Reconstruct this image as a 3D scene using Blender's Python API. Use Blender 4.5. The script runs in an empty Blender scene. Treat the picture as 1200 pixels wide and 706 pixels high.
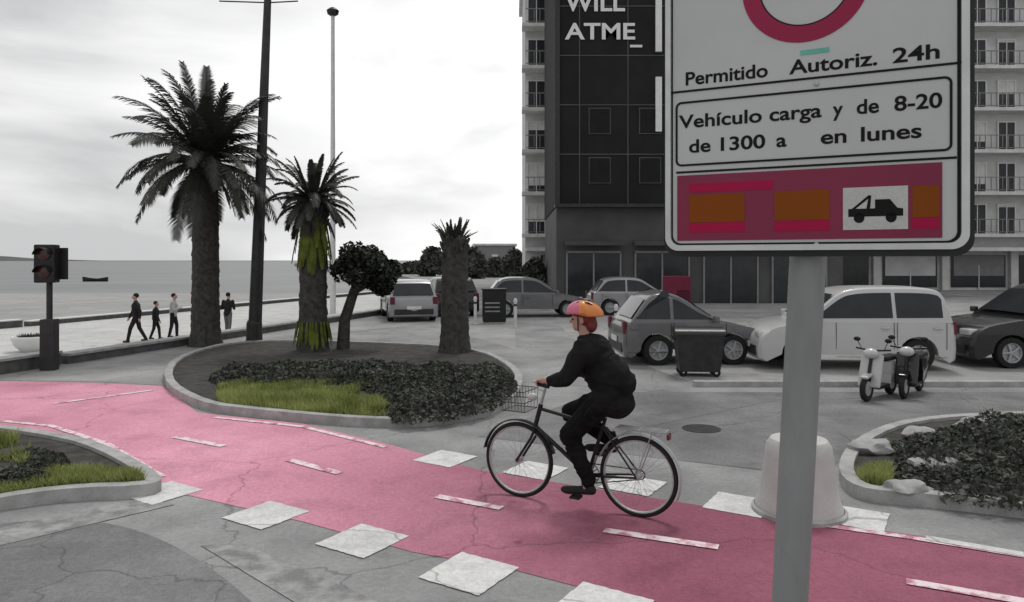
import bpy, bmesh, math, random
from mathutils import Vector, Matrix, Euler, noise
R = math.radians
PI = math.pi
random.seed(7)
scn = bpy.context.scene
COL = scn.collection

# ------------------------------------------------------------------ camera, sky, sun
F, HZ, CH = 850.0, 305.0, 2.15           # focal length in photo pixels, horizon row, camera height
cam_d = bpy.data.cameras.new('camera'); cam_d.sensor_width = 36; cam_d.lens = 36 * F / 1200
cam_d.shift_y = -(353 - HZ) / 1200; cam_d.clip_start = 0.05; cam_d.clip_end = 6000
cam = bpy.data.objects.new('camera', cam_d); COL.objects.link(cam)
cam.location = (0, 0, CH); cam.rotation_euler = (R(90), 0, 0); scn.camera = cam

SUN_EL, SUN_AZ = 62, 20
w = bpy.data.worlds.new('World'); scn.world = w; w.use_nodes = True
nt = w.node_tree; nt.nodes.clear()
out = nt.nodes.new('ShaderNodeOutputWorld'); bg = nt.nodes.new('ShaderNodeBackground')
sky = nt.nodes.new('ShaderNodeTexSky'); sky.sky_type = 'NISHITA'; sky.sun_disc = False
sky.sun_elevation = R(SUN_EL); sky.sun_rotation = R(SUN_AZ); sky.dust_density = 4
bg.inputs['Strength'].default_value = 0.1
tc = nt.nodes.new('ShaderNodeTexCoord'); mp = nt.nodes.new('ShaderNodeMapping')
mp.inputs['Scale'].default_value = (1.0, 1.0, 3.4); mp.inputs['Location'].default_value = (0.35, 0.2, 0.1)
n1 = nt.nodes.new('ShaderNodeTexNoise'); n1.inputs['Scale'].default_value = 2.1
n1.inputs['Detail'].default_value = 7; n1.inputs['Roughness'].default_value = 0.52; n1.inputs['Distortion'].default_value = 0.35
cr = nt.nodes.new('ShaderNodeValToRGB'); e = cr.color_ramp.elements
e[0].position = 0.34; e[0].color = (6.2, 6.25, 6.3, 1)
e[1].position = 0.66; e[1].color = (11.6, 11.6, 11.55, 1)
m_ = e.new(0.48); m_.color = (8.8, 8.8, 8.85, 1)
mx = nt.nodes.new('ShaderNodeMix'); mx.data_type = 'RGBA'; mx.inputs['Factor'].default_value = 0.95
hs = nt.nodes.new('ShaderNodeHueSaturation'); hs.inputs['Saturation'].default_value = 0.35
L = nt.links.new
L(tc.outputs['Generated'], mp.inputs[0]); L(mp.outputs[0], n1.inputs['Vector']); 
dt = nt.nodes.new('ShaderNodeVectorMath'); dt.operation = 'DOT_PRODUCT'; dt.inputs[1].default_value = Vector((.08, .985, .16)).normalized()
mr_ = nt.nodes.new('ShaderNodeMapRange'); mr_.inputs['From Min'].default_value = .83; mr_.inputs['From Max'].default_value = .995; mr_.inputs['To Min'].default_value = -.13; mr_.inputs['To Max'].default_value = .12
ad_ = nt.nodes.new('ShaderNodeMath'); ad_.operation = 'ADD'
L(tc.outputs['Generated'], dt.inputs[0]); L(dt.outputs['Value'], mr_.inputs['Value']); L(mr_.outputs[0], ad_.inputs[0]); L(n1.outputs['Fac'], ad_.inputs[1]); L(ad_.outputs[0], cr.inputs[0])
L(sky.outputs[0], hs.inputs['Color']); L(hs.outputs[0], mx.inputs['A']); L(cr.outputs[0], mx.inputs['B'])
L(mx.outputs['Result'], bg.inputs['Color']); L(bg.outputs[0], out.inputs[0])

sd = bpy.data.lights.new('sun', 'SUN'); sd.energy = 1.3; sd.angle = R(13); sd.color = (1.0, 0.97, 0.93)
sun = bpy.data.objects.new('sun', sd); COL.objects.link(sun)
sun.rotation_euler = (R(90 - SUN_EL), 0, R(180 - SUN_AZ))
vs = scn.view_settings; vs.view_transform = 'Standard'; vs.look = 'None'; vs.exposure = 0.0; vs.gamma = 1; vs.use_curve_mapping = False
scn.cycles.max_bounces = 6

# ------------------------------------------------------------------ helpers
def P(px, py, z=0.0):
    Y = F * (CH - z) / (py - HZ); return Vector(((px - 600) / F * Y, Y, z))
def Q(px, py, Y): return Vector(((px - 600) / F * Y, Y, CH - (py - HZ) * Y / F))

def mat(name, col, rough=0.8, var=0.25, scale=6.0, bump=0.0, bscale=60.0, metal=0.0, spec=0.3, col2=None, lo=0.35, hi=0.65, coat=0.0, speck=0.0, stretch=None):
    m = bpy.data.materials.new(name); m.use_nodes = True; t = m.node_tree
    b = t.nodes['Principled BSDF']; b.inputs['Roughness'].default_value = rough; b.inputs['Metallic'].default_value = metal
    b.inputs['Specular IOR Level'].default_value = spec; b.inputs['Coat Weight'].default_value = coat
    c = t.nodes.new('ShaderNodeTexCoord'); vec = c.outputs['Object']
    if stretch:
        mm = t.nodes.new('ShaderNodeMapping'); mm.inputs['Scale'].default_value = stretch; t.links.new(vec, mm.inputs[0]); vec = mm.outputs[0]
    n = t.nodes.new('ShaderNodeTexNoise'); n.inputs['Scale'].default_value = scale; n.inputs['Detail'].default_value = 6; n.inputs['Roughness'].default_value = 0.6
    t.links.new(vec, n.inputs['Vector'])
    r = t.nodes.new('ShaderNodeValToRGB'); el = r.color_ramp.elements
    el[0].position = lo; el[1].position = hi
    a = [max(0, x * (1 - var)) for x in col]; d = [min(1, x * (1 + var)) for x in col] if col2 is None else list(col2)
    if col2 is not None: a = list(col)
    el[0].color = (*a, 1); el[1].color = (*d, 1)
    t.links.new(n.outputs['Fac'], r.inputs[0]); outc = r.outputs[0]
    if speck > 0:
        n2 = t.nodes.new('ShaderNodeTexNoise'); n2.inputs['Scale'].default_value = 130; n2.inputs['Detail'].default_value = 3
        t.links.new(c.outputs['Object'], n2.inputs['Vector'])
        r2 = t.nodes.new('ShaderNodeMapRange'); r2.inputs['From Min'].default_value = 0.3; r2.inputs['From Max'].default_value = 0.7
        r2.inputs['To Min'].default_value = 1 - speck; r2.inputs['To Max'].default_value = 1 + speck
        t.links.new(n2.outputs['Fac'], r2.inputs['Value'])
        mu = t.nodes.new('ShaderNodeMix'); mu.data_type = 'RGBA'; mu.blend_type = 'MULTIPLY'; mu.inputs['Factor'].default_value = 1
        t.links.new(outc, mu.inputs['A']); t.links.new(r2.outputs[0], mu.inputs['B']); outc = mu.outputs['Result']
    t.links.new(outc, b.inputs['Base Color'])
    if bump > 0:
        nb = t.nodes.new('ShaderNodeTexNoise'); nb.inputs['Scale'].default_value = bscale; nb.inputs['Detail'].default_value = 5
        t.links.new(vec, nb.inputs['Vector'])
        bp = t.nodes.new('ShaderNodeBump'); bp.inputs['Strength'].default_value = min(1, bump); bp.inputs['Distance'].default_value = 0.01
        t.links.new(nb.outputs['Fac'], bp.inputs['Height']); t.links.new(bp.outputs[0], b.inputs['Normal'])
    return m

def cracks(m, sc=0.45, depth=0.4, width=0.010):
    t = m.node_tree; b = t.nodes['Principled BSDF']; src = b.inputs['Base Color'].links[0].from_socket
    c = t.nodes.new('ShaderNodeTexCoord'); n = t.nodes.new('ShaderNodeTexNoise'); n.inputs['Scale'].default_value = 2.2; n.inputs['Detail'].default_value = 6
    t.links.new(c.outputs['Object'], n.inputs['Vector'])
    a = t.nodes.new('ShaderNodeMix'); a.data_type = 'VECTOR'; a.inputs['Factor'].default_value = 0.32
    t.links.new(c.outputs['Object'], a.inputs['A']); t.links.new(n.outputs['Color'], a.inputs['B'])
    v = t.nodes.new('ShaderNodeTexVoronoi'); v.feature = 'DISTANCE_TO_EDGE'; v.inputs['Scale'].default_value = sc; t.links.new(a.outputs['Result'], v.inputs['Vector'])
    r = t.nodes.new('ShaderNodeMapRange'); r.inputs['From Max'].default_value = width * sc; r.inputs['To Min'].default_value = 1 - depth; t.links.new(v.outputs['Distance'], r.inputs['Value'])
    n2 = t.nodes.new('ShaderNodeTexNoise'); n2.inputs['Scale'].default_value = 22; n2.inputs['Detail'].default_value = 4; n2.inputs['Roughness'].default_value = .75; t.links.new(c.outputs['Object'], n2.inputs['Vector'])
    r2 = t.nodes.new('ShaderNodeMapRange'); r2.inputs['From Min'].default_value = .3; r2.inputs['From Max'].default_value = .7; r2.inputs['To Min'].default_value = .84; r2.inputs['To Max'].default_value = 1.16; t.links.new(n2.outputs['Fac'], r2.inputs['Value'])
    n3 = t.nodes.new('ShaderNodeTexNoise'); n3.inputs['Scale'].default_value = 1.3; n3.inputs['Detail'].default_value = 8; n3.inputs['Roughness'].default_value = .7; t.links.new(c.outputs['Object'], n3.inputs['Vector'])
    r3 = t.nodes.new('ShaderNodeMapRange'); r3.inputs['From Min'].default_value = .35; r3.inputs['From Max'].default_value = .5; r3.inputs['To Min'].default_value = .82; t.links.new(n3.outputs['Fac'], r3.inputs['Value'])
    p = t.nodes.new('ShaderNodeMath'); p.operation = 'MULTIPLY'; p2 = t.nodes.new('ShaderNodeMath'); p2.operation = 'MULTIPLY'
    t.links.new(r.outputs[0], p.inputs[0]); t.links.new(r2.outputs[0], p.inputs[1]); t.links.new(p.outputs[0], p2.inputs[0]); t.links.new(r3.outputs[0], p2.inputs[1])
    mu = t.nodes.new('ShaderNodeMix'); mu.data_type = 'RGBA'; mu.blend_type = 'MULTIPLY'; mu.inputs['Factor'].default_value = 1
    t.links.new(src, mu.inputs['A']); t.links.new(p2.outputs[0], mu.inputs['B']); t.links.new(mu.outputs['Result'], b.inputs['Base Color'])
def fresher(m, x0, x1, tint):
    """the coat of paint is newer (darker) towards the east end, with a patchy transition"""
    t = m.node_tree; b = t.nodes['Principled BSDF']; src = b.inputs['Base Color'].links[0].from_socket
    c = t.nodes.new('ShaderNodeTexCoord'); sp = t.nodes.new('ShaderNodeSeparateXYZ'); t.links.new(c.outputs['Object'], sp.inputs[0])
    n = t.nodes.new('ShaderNodeTexNoise'); n.inputs['Scale'].default_value = .9; n.inputs['Detail'].default_value = 7; n.inputs['Roughness'].default_value = .65; t.links.new(c.outputs['Object'], n.inputs['Vector'])
    ma = t.nodes.new('ShaderNodeMath'); ma.operation = 'MULTIPLY_ADD'; ma.inputs[1].default_value = 5.0; t.links.new(n.outputs['Fac'], ma.inputs[0]); t.links.new(sp.outputs['X'], ma.inputs[2])
    r = t.nodes.new('ShaderNodeMapRange'); r.inputs['From Min'].default_value = x0 + 2.5; r.inputs['From Max'].default_value = x1 + 2.5; t.links.new(ma.outputs[0], r.inputs['Value'])
    mu = t.nodes.new('ShaderNodeMix'); mu.data_type = 'RGBA'; mu.blend_type = 'MULTIPLY'; mu.inputs['B'].default_value = (*tint, 1)
    t.links.new(r.outputs[0], mu.inputs['Factor']); t.links.new(src, mu.inputs['A']); t.links.new(mu.outputs['Result'], b.inputs['Base Color'])

def tag(o, label=None, cat=None, group=None, kind=None):
    if label: o['label'] = label
    if cat: o['category'] = cat
    if group: o['group'] = group
    if kind: o['kind'] = kind
    return o
def empty(name, loc=(0, 0, 0), rz=0.0, label=None, cat=None, group=None):
    o = bpy.data.objects.new(name, None); COL.objects.link(o); o.location = loc; o.rotation_euler = (0, 0, rz)
    o.empty_display_size = 0.2
    return tag(o, label, cat, group)
def link_mesh(name, me, m, parent=None, smooth=False):
    if m is not None:
        idx = [p.material_index for p in me.polygons] if isinstance(m, (list, tuple)) else None
        me.materials.clear()
        for x in (m if isinstance(m, (list, tuple)) else [m]): me.materials.append(x)
        if idx: me.polygons.foreach_set('material_index', idx)
    if smooth:
        me.polygons.foreach_set('use_smooth', [True] * len(me.polygons))
    o = bpy.data.objects.new(name, me); COL.objects.link(o)
    if parent is not None: o.parent = parent
    return o
def copy_tree(o, parent=None):
    c = o.copy(); COL.objects.link(c)
    if parent is not None: c.parent = parent
    for ch in list(o.children): copy_tree(ch, c)
    return c

class MB:
    def __init__(s): s.v = []; s.f = []; s.mi = []
    def add(s, vs, fs, mi=0):
        n = len(s.v); s.v += [tuple(v) for v in vs]; s.f += [tuple(i + n for i in f) for f in fs]; s.mi += [mi] * len(fs); return s
    def box(s, c, d, M=None, bev=0.0, mi=0):
        x, y, z = d[0] / 2, d[1] / 2, d[2] / 2; c = Vector(c)
        if bev > 0:
            bm = bmesh.new(); bmesh.ops.create_cube(bm, size=1, matrix=Matrix.Diagonal((d[0], d[1], d[2], 1)))
            bmesh.ops.bevel(bm, geom=bm.edges[:], offset=bev, segments=2, affect='EDGES', profile=0.6)
            vs = [v.co.copy() for v in bm.verts]; fs = [[v.index for v in f.verts] for f in bm.faces]; bm.free()
        else:
            vs = [Vector((sx * x, sy * y, sz * z)) for sx in (-1, 1) for sy in (-1, 1) for sz in (-1, 1)]
            fs = [(0, 1, 3, 2), (4, 6, 7, 5), (0, 4, 5, 1), (2, 3, 7, 6), (0, 2, 6, 4), (1, 5, 7, 3)]
        if M is not None: vs = [M @ v for v in vs]
        return s.add([v + c for v in vs], fs, mi)
    def tube(s, pts, rad, n=10, cap=True, mi=0):
        pts = [Vector(p) for p in pts]; m = len(pts)
        if not isinstance(rad, (list, tuple)): rad = [rad] * m
        vs = []; fs = []; up = None
        for i in range(m):
            d = (pts[min(i + 1, m - 1)] - pts[max(i - 1, 0)]).normalized()
            if up is None: up = Vector((0, 0, 1)) if abs(d.z) < 0.9 else Vector((1, 0, 0))
            a = d.cross(up)
            if a.length < 1e-5: a = d.orthogonal()
            a.normalize(); b = a.cross(d).normalized(); up = b
            for k in range(n):
                t = 2 * PI * k / n; vs.append(pts[i] + (a * math.cos(t) + b * math.sin(t)) * rad[i])
        for i in range(m - 1):
            for k in range(n):
                k2 = (k + 1) % n; fs.append((i * n + k, i * n + k2, (i + 1) * n + k2, (i + 1) * n + k))
        if cap: fs.append(tuple(range(n))[::-1]); fs.append(tuple(range((m - 1) * n, m * n)))
        return s.add(vs, fs, mi)
    def lathe(s, prof, c=(0, 0, 0), n=24, M=None, mi=0, cap=True):
        vs = []; fs = []; m = len(prof); c = Vector(c)
        for r, z in prof:
            for k in range(n):
                t = 2 * PI * k / n; v = Vector((r * math.cos(t), r * math.sin(t), z)); vs.append((M @ v if M is not None else v) + c)
        for i in range(m - 1):
            for k in range(n):
                k2 = (k + 1) % n; fs.append((i * n + k, i * n + k2, (i + 1) * n + k2, (i + 1) * n + k))
        if cap: fs.append(tuple(range(n))[::-1]); fs.append(tuple(range((m - 1) * n, m * n)))
        return s.add(vs, fs, mi)
    def prism(s, poly, z0, z1, mi=0):
        n = len(poly); vs = [(p[0], p[1], z0) for p in poly] + [(p[0], p[1], z1) for p in poly]
        fs = [tuple(range(n, 2 * n)), tuple(range(n))[::-1]] + [(i, (i + 1) % n, n + (i + 1) % n, n + i) for i in range(n)]
        return s.add(vs, fs, mi)
    def torus(s, R0, r, c=(0, 0, 0), M=None, n=40, m=8, mi=0):
        vs = []; fs = []; c = Vector(c)
        for i in range(n):
            a = 2 * PI * i / n
            for j in range(m):
                b = 2 * PI * j / m; v = Vector(((R0 + r * math.cos(b)) * math.cos(a), (R0 + r * math.cos(b)) * math.sin(a), r * math.sin(b)))
                vs.append((M @ v if M is not None else v) + c)
        for i in range(n):
            for j in range(m):
                fs.append((i * m + j, ((i + 1) % n) * m + j, ((i + 1) % n) * m + (j + 1) % m, i * m + (j + 1) % m))
        return s.add(vs, fs, mi)
    def ell(s, c, rad, M=None, n=20, m=12, mi=0):
        c = Vector(c); vs = []; fs = []
        for i in range(m + 1):
            ph = PI * i / m - PI / 2
            for k in range(n):
                t = 2 * PI * k / n; rr = max(math.cos(ph), 1e-3)
                v = Vector((rad[0] * rr * math.cos(t), rad[1] * rr * math.sin(t), rad[2] * math.sin(ph)))
                vs.append((M @ v if M is not None else v) + c)
        for i in range(m):
            for k in range(n):
                k2 = (k + 1) % n; fs.append((i * n + k, i * n + k2, (i + 1) * n + k2, (i + 1) * n + k))
        fs.append(tuple(range(n))[::-1]); fs.append(tuple(range(m * n, m * n + n)))
        return s.add(vs, fs, mi)
    def mesh(s, name):
        me = bpy.data.meshes.new(name); me.from_pydata(s.v, [], s.f); me.update()
        bm = bmesh.new(); bm.from_mesh(me); bmesh.ops.recalc_face_normals(bm, faces=bm.faces[:]); bm.to_mesh(me); bm.free()
        if any(s.mi): 
            for i, p in enumerate(me.polygons): p.material_index = s.mi[i] if i < len(s.mi) else 0
        return me
    def build(s, name, m, parent=None, smooth=False):
        if not smooth: return link_mesh(name, s.mesh(name), m, parent, False)
        me = s.mesh(name); o = link_mesh(name, me, m, parent, True)
        try: me.set_sharp_from_angle(angle=R(40))
        except Exception: pass
        return o

def remesh(name, mb, vox, m, parent, smooth_it=4, fold=0.0, fs=9.0):
    """fuse the overlapping limbs of a figure into one continuous surface"""
    me = mb.mesh(name + '_src'); o = bpy.data.objects.new(name + '_src', me); COL.objects.link(o)
    md = o.modifiers.new('r', 'REMESH'); md.mode = 'VOXEL'; md.voxel_size = vox
    sm = o.modifiers.new('s', 'SMOOTH'); sm.iterations = smooth_it; sm.factor = 0.5
    dg = bpy.context.evaluated_depsgraph_get(); dg.update()
    me2 = bpy.data.meshes.new_from_object(o.evaluated_get(dg)); me2.name = name
    bpy.data.objects.remove(o)
    if fold:
        for v, nn in [(v, v.normal.copy()) for v in me2.vertices]:
            p = v.co; a_ = noise.noise(p * 3.1); v.co = p + nn * fold * ((1 - abs(noise.noise(Vector((p.x * fs * .6 + a_, p.y * fs * .6, p.z * fs * 1.7 + p.x * fs * .9 + a_ * 2))) * 2.2)) - .45)
        me2.update()
    return link_mesh(name, me2, m, parent, True)

def capsule(mb, a, b, ra, rb, n=14):
    a, b = Vector(a), Vector(b); mb.ell(a, (ra, ra, ra), n=n, m=8); mb.ell(b, (rb, rb, rb), n=n, m=8); mb.tube([a, b], [ra, rb], n=n)

def text_mesh(s, bold=False):
    cu = bpy.data.curves.new('t', 'FONT'); cu.body = s; cu.size = 1; cu.extrude = 0.0; cu.offset = 0.02 if bold else 0.004
    o = bpy.data.objects.new('t', cu); COL.objects.link(o)
    dg = bpy.context.evaluated_depsgraph_get(); dg.update()
    me = bpy.data.meshes.new_from_object(o.evaluated_get(dg)); bpy.data.objects.remove(o); bpy.data.curves.remove(cu)
    vs = [v.co.copy() for v in me.vertices]; fs = [tuple(p.vertices) for p in me.polygons]; bpy.data.meshes.remove(me)
    x0 = min(v.x for v in vs); x1 = max(v.x for v in vs)
    return vs, fs, x0, x1

def sheet(name, pts, z, m, kind='structure', parent=None):
    mb = MB(); mb.add([(p[0], p[1], z) for p in pts], [tuple(range(len(pts)))]); o = mb.build(name, m, parent)
    if kind and parent is None: o['kind'] = kind
    return o
def inset(poly, d):
    n = len(poly); A = sum(poly[i][0] * poly[(i + 1) % n][1] - poly[(i + 1) % n][0] * poly[i][1] for i in range(n)); sgn = 1 if A > 0 else -1
    res = []
    for i in range(n):
        p0, p1, p2 = [Vector((poly[k % n][0], poly[k % n][1])) for k in (i - 1, i, i + 1)]
        a = (p1 - p0).normalized(); b = (p2 - p1).normalized()
        na = Vector((-a.y, a.x)) * sgn; nb = Vector((-b.y, b.x)) * sgn; nn = (na + nb); nn.normalize()
        res.append(p1 + nn * d / max(0.5, nn.dot(na)))
    return res
def smooth_poly(poly, it=2):
    for _ in range(it):
        q = []; n = len(poly)
        for i in range(n):
            a, b = Vector(poly[i][:2]), Vector(poly[(i + 1) % n][:2]); q += [a * .75 + b * .25, a * .25 + b * .75]
        poly = q
    return poly
def inside(p, poly):
    c = False; n = len(poly); j = n - 1
    for i in range(n):
        if (poly[i][1] > p[1]) != (poly[j][1] > p[1]) and p[0] < (poly[j][0] - poly[i][0]) * (p[1] - poly[i][1]) / (poly[j][1] - poly[i][1]) + poly[i][0]: c = not c
        j = i
    return c

# ------------------------------------------------------------------ materials
M = {}
M['asphalt'] = mat('asphalt', (0.275, 0.276, 0.277), 0.9, 0.30, 0.55, 0.5, 90, speck=0.22, lo=0.3, hi=0.7)
M['asphalt_dark'] = mat('asphalt_dark', (0.185, 0.185, 0.187), 0.9, 0.28, 0.7, 0.5, 90, speck=0.22)
M['paving'] = mat('paving', (0.31, 0.31, 0.305), 0.85, 0.2, 0.6, 0.3, 60, speck=0.12)
M['lane'] = mat('lane_paint', (0.52, 0.215, 0.295), 0.85, 0.3, 0.45, 0.5, 90, col2=(0.74, 0.345, 0.45), lo=0.30, hi=0.62, speck=0.18)
M['lane_new'] = mat('lane_paint_new', (0.27, 0.072, 0.118), 0.85, 0.3, 1.1, 0.5, 90, col2=(0.42, 0.155, 0.235), lo=0.35, hi=0.66, speck=0.18)
M['road_paint'] = mat('road_paint', (0.56, 0.56, 0.555), 0.85, 0.1, 5, 0.15, 90, col2=(0.68, 0.68, 0.67), lo=0.3, hi=0.6, speck=0.12)
M['pink_paint'] = mat('lane_line_paint', (0.50, 0.2, 0.27), 0.8, 0.1, 7, 0.3, 90, col2=(0.8, 0.68, 0.70), lo=0.38, hi=0.52, speck=0.1)
M['faded_paint'] = mat('faded_paint', (0.2, 0.2, 0.2), 0.85, 0.1, 5, 0.3, 90, col2=(0.36, 0.36, 0.36), lo=0.4, hi=0.6, speck=0.15)
M['kerb'] = mat('kerb_stone', (0.36, 0.36, 0.355), 0.85, 0.2, 5, 0.4, 40, speck=0.12)
M['soil'] = mat('soil', (0.055, 0.053, 0.048), 0.95, 0.4, 6, 0.9, 30)
M['sand'] = mat('sand', (0.33, 0.33, 0.325), 0.95, 0.12, 0.25, 0.6, 20)
M['prom'] = mat('promenade_paving', (0.52, 0.52, 0.51), 0.8, 0.1, 0.7, 0.2, 20)
M['darkstone'] = mat('dark_stone', (0.10, 0.10, 0.10), 0.85, 0.25, 4, 0.5, 30)
M['sea'] = mat('sea_water', (0.14, 0.143, 0.147), 0.42, 0.2, 0.06, 1.0, 0.9, spec=0.35, stretch=(0.35, 1, 1))
M['grass'] = mat('grass_blades', (0.17, 0.20, 0.05), 0.7, 0.3, 1.6, col2=(0.42, 0.46, 0.17), lo=0.35, hi=0.65)
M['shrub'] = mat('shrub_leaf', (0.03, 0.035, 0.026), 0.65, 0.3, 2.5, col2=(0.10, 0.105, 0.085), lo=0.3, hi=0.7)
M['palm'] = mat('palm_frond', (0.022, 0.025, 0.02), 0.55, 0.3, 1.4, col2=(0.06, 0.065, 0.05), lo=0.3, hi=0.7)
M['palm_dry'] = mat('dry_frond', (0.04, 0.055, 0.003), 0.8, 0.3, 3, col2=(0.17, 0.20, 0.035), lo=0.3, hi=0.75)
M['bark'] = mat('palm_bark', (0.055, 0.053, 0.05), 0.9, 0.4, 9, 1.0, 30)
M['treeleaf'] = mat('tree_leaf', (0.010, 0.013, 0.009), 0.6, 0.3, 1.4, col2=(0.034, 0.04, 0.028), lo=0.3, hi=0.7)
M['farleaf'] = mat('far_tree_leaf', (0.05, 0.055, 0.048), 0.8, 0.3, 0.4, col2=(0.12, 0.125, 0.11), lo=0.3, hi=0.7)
M['steel'] = mat('galvanised_steel', (0.40, 0.41, 0.42), 0.5, 0.12, 7, 0.15, 80, metal=0.35, stretch=(1, 1, .25))
M['polegrey'] = mat('pole_grey_paint', (0.24, 0.243, 0.245), 0.55, 0.16, 5, 0.15, 60, metal=0.15, stretch=(1, 1, .3))
M['darkmetal'] = mat('dark_metal', (0.04, 0.04, 0.042), 0.5, 0.2, 6, metal=0.3)
M['black'] = mat('black_metal', (0.012, 0.012, 0.013), 0.4, 0.2, 6, coat=0.1)
M['palemetal'] = mat('pale_metal', (0.6, 0.6, 0.6), 0.5, 0.1, 6)
M['chrome'] = mat('chrome', (0.6, 0.6, 0.6), 0.22, 0.06, 6, metal=1.0)
M['rubber'] = mat('rubber', (0.016, 0.016, 0.016), 0.75, 0.25, 30)
M['signface'] = mat('sign_face', (0.50, 0.503, 0.50), 0.5, 0.04, 3, 0.05, 40, spec=0.2)
M['signtext'] = mat('sign_lettering', (0.012, 0.012, 0.012), 0.6, 0.1, 10, spec=0.1)
M['signline'] = mat('sign_line', (0.014, 0.014, 0.014), 0.6, 0.1, 10, spec=0.1)
M['signred'] = mat('sign_red', (0.22, 0.035, 0.075), 0.6, 0.1, 2, spec=0.15)
M['ringred'] = mat('ring_red', (0.30, 0.025, 0.07), 0.6, 0.08, 2, spec=0.15)
M['signbright'] = mat('sign_bright_red', (0.36, 0.008, 0.06), 0.6, 0.08, 2, spec=0.15)
M['signorange'] = mat('sign_orange', (0.22, 0.055, 0.005), 0.6, 0.08, 2, spec=0.15)
M['signframe'] = mat('sign_frame', (0.55, 0.56, 0.55), 0.35, 0.08, 9, metal=0.4)
M['facade'] = mat('pale_facade', (0.56, 0.56, 0.555), 0.9, 0.12, 0.8, 0.3, 12)
M['slab'] = mat('balcony_concrete', (0.62, 0.62, 0.61), 0.9, 0.12, 1.5)
M['rail'] = mat('balcony_rail', (0.22, 0.22, 0.22), 0.6, 0.1, 3)
M['cladding'] = mat('dark_cladding', (0.020, 0.020, 0.021), 0.75, 0.2, 0.4, spec=0.12)
M['cladding2'] = mat('dark_grey_cladding', (0.085, 0.085, 0.086), 0.7, 0.2, 0.5, spec=0.2)
M['glass'] = mat('window_glass', (0.03, 0.032, 0.035), 0.12, 0.2, 2, spec=0.3)
M['blackglass'] = mat('dark_window_glass', (0.012, 0.012, 0.013), 0.35, 0.2, 2, spec=0.12)
M['white'] = mat('white_paint', (0.7, 0.7, 0.69), 0.5, 0.06, 4)
M['whitecon'] = mat('white_painted_concrete', (0.50, 0.50, 0.49), 0.8, 0.06, 5, 0.4, 40, speck=0.06)
M['redpaint'] = mat('red_panel_paint', (0.15, 0.012, 0.04), 0.6, 0.12, 3)
M['skin'] = mat('skin', (0.45, 0.26, 0.21), 0.55, 0.08, 14)
M['jacket'] = mat('black_jacket', (0.011, 0.011, 0.012), 0.85, 0.4, 6, 0.5, 25, spec=0.15)
M['trousers'] = mat('black_trousers', (0.009, 0.009, 0.01), 0.9, 0.3, 8, 0.5, 30, spec=0.1)
M['hair'] = mat('brown_hair', (0.16, 0.03, 0.03), 0.6, 0.3, 30)
M['helmet'] = mat('orange_helmet', (0.60, 0.20, 0.05), 0.35, 0.08, 5, coat=0.4)
M['helmetred'] = mat('pink_helmet_front', (0.55, 0.13, 0.22), 0.4, 0.08, 5, coat=0.3)
M['cloth_dark'] = mat('dark_cloth', (0.015, 0.015, 0.017), 0.9, 0.3, 8)
M['cloth_pale'] = mat('pale_cloth', (0.4, 0.4, 0.39), 0.9, 0.1, 8)
M['cloth_grey'] = mat('grey_cloth', (0.12, 0.12, 0.125), 0.9, 0.2, 8)
M['lamp_glass'] = mat('signal_lens', (0.05, 0.012, 0.01), 0.2, 0.1, 5, spec=0.5)
M['tail'] = mat('tail_lamp', (0.12, 0.008, 0.02), 0.25, 0.1, 5, spec=0.5)
M['head'] = mat('head_lamp', (0.55, 0.55, 0.55), 0.12, 0.1, 5, spec=0.8)

cracks(M['asphalt']); cracks(M['asphalt_dark'], .7); cracks(M['lane'], .45, .4, .01); fresher(M['lane'], -2.6, .9, (.44, .31, .36))
cracks(M['road_paint'], .9, .45, .012)
for k_ in ('paving', 'prom', 'sand'): cracks(M[k_], .5, .25, .015)
# ------------------------------------------------------------------ ground and water
land = [(-19.8, -20), (-9.6, 14.85), (-2.05, 40), (-6, 62), (-14, 95), (-42, 190), (-150, 500), (400, 500), (400, -20)]
MB().prism(land, -2.6, 0.0).build('ground', M['asphalt'])['kind'] = 'structure'
MB().prism([(-40, -20), (-30.3, 12), (-21.7, 32), (-3.5, 92), (-6.5, 62.1), (-2.6, 40), (-10.2, 14.85), (-20.4, -20)], -2.5, -0.8).build('promenade', M['prom'])['kind'] = 'structure'
bmb = MB(); bmb.add([(-300, -20, -1.15), (10, -20, -1.15), (10, 60, -1.3), (-300, 60, -1.3), (10, 84, -1.8), (-300, 84, -1.8), (10, 104, -2.4), (-300, 104, -2.4)],
                    [(0, 1, 2, 3), (3, 2, 4, 5), (5, 4, 6, 7)])
bmb.build('beach', M['sand'])['kind'] = 'structure'
sheet('sea', [(-4500, 55), (1500, 55), (1500, 5000), (-4500, 5000)], -2.0, M['sea'])
# headland along the far left and right of the bay
hm = MB(); hp = []
for i in range(60):
    x = -2600 + i * 40; hp.append((x, 2900, -2.5, 25 * max(0, 1 - abs(x + 2350) / 600) ** 1.2 + 9 * noise.noise(Vector((i * .3, 0, 0))) * (x < -1900) ))
for i in range(59):
    a, b = hp[i], hp[i + 1]; za, zb = max(a[3], -2.4), max(b[3], -2.4)
    hm.add([(a[0], a[1], -2.5), (b[0], b[1], -2.5), (b[0], b[1] + 150, zb), (a[0], a[1] + 150, za), (b[0], b[1] + 500, -2.5), (a[0], a[1] + 500, -2.5)], [(0, 1, 2, 3), (3, 2, 4, 5)])
hm.build('hills', M['cladding2'], smooth=True)['kind'] = 'structure'

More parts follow.
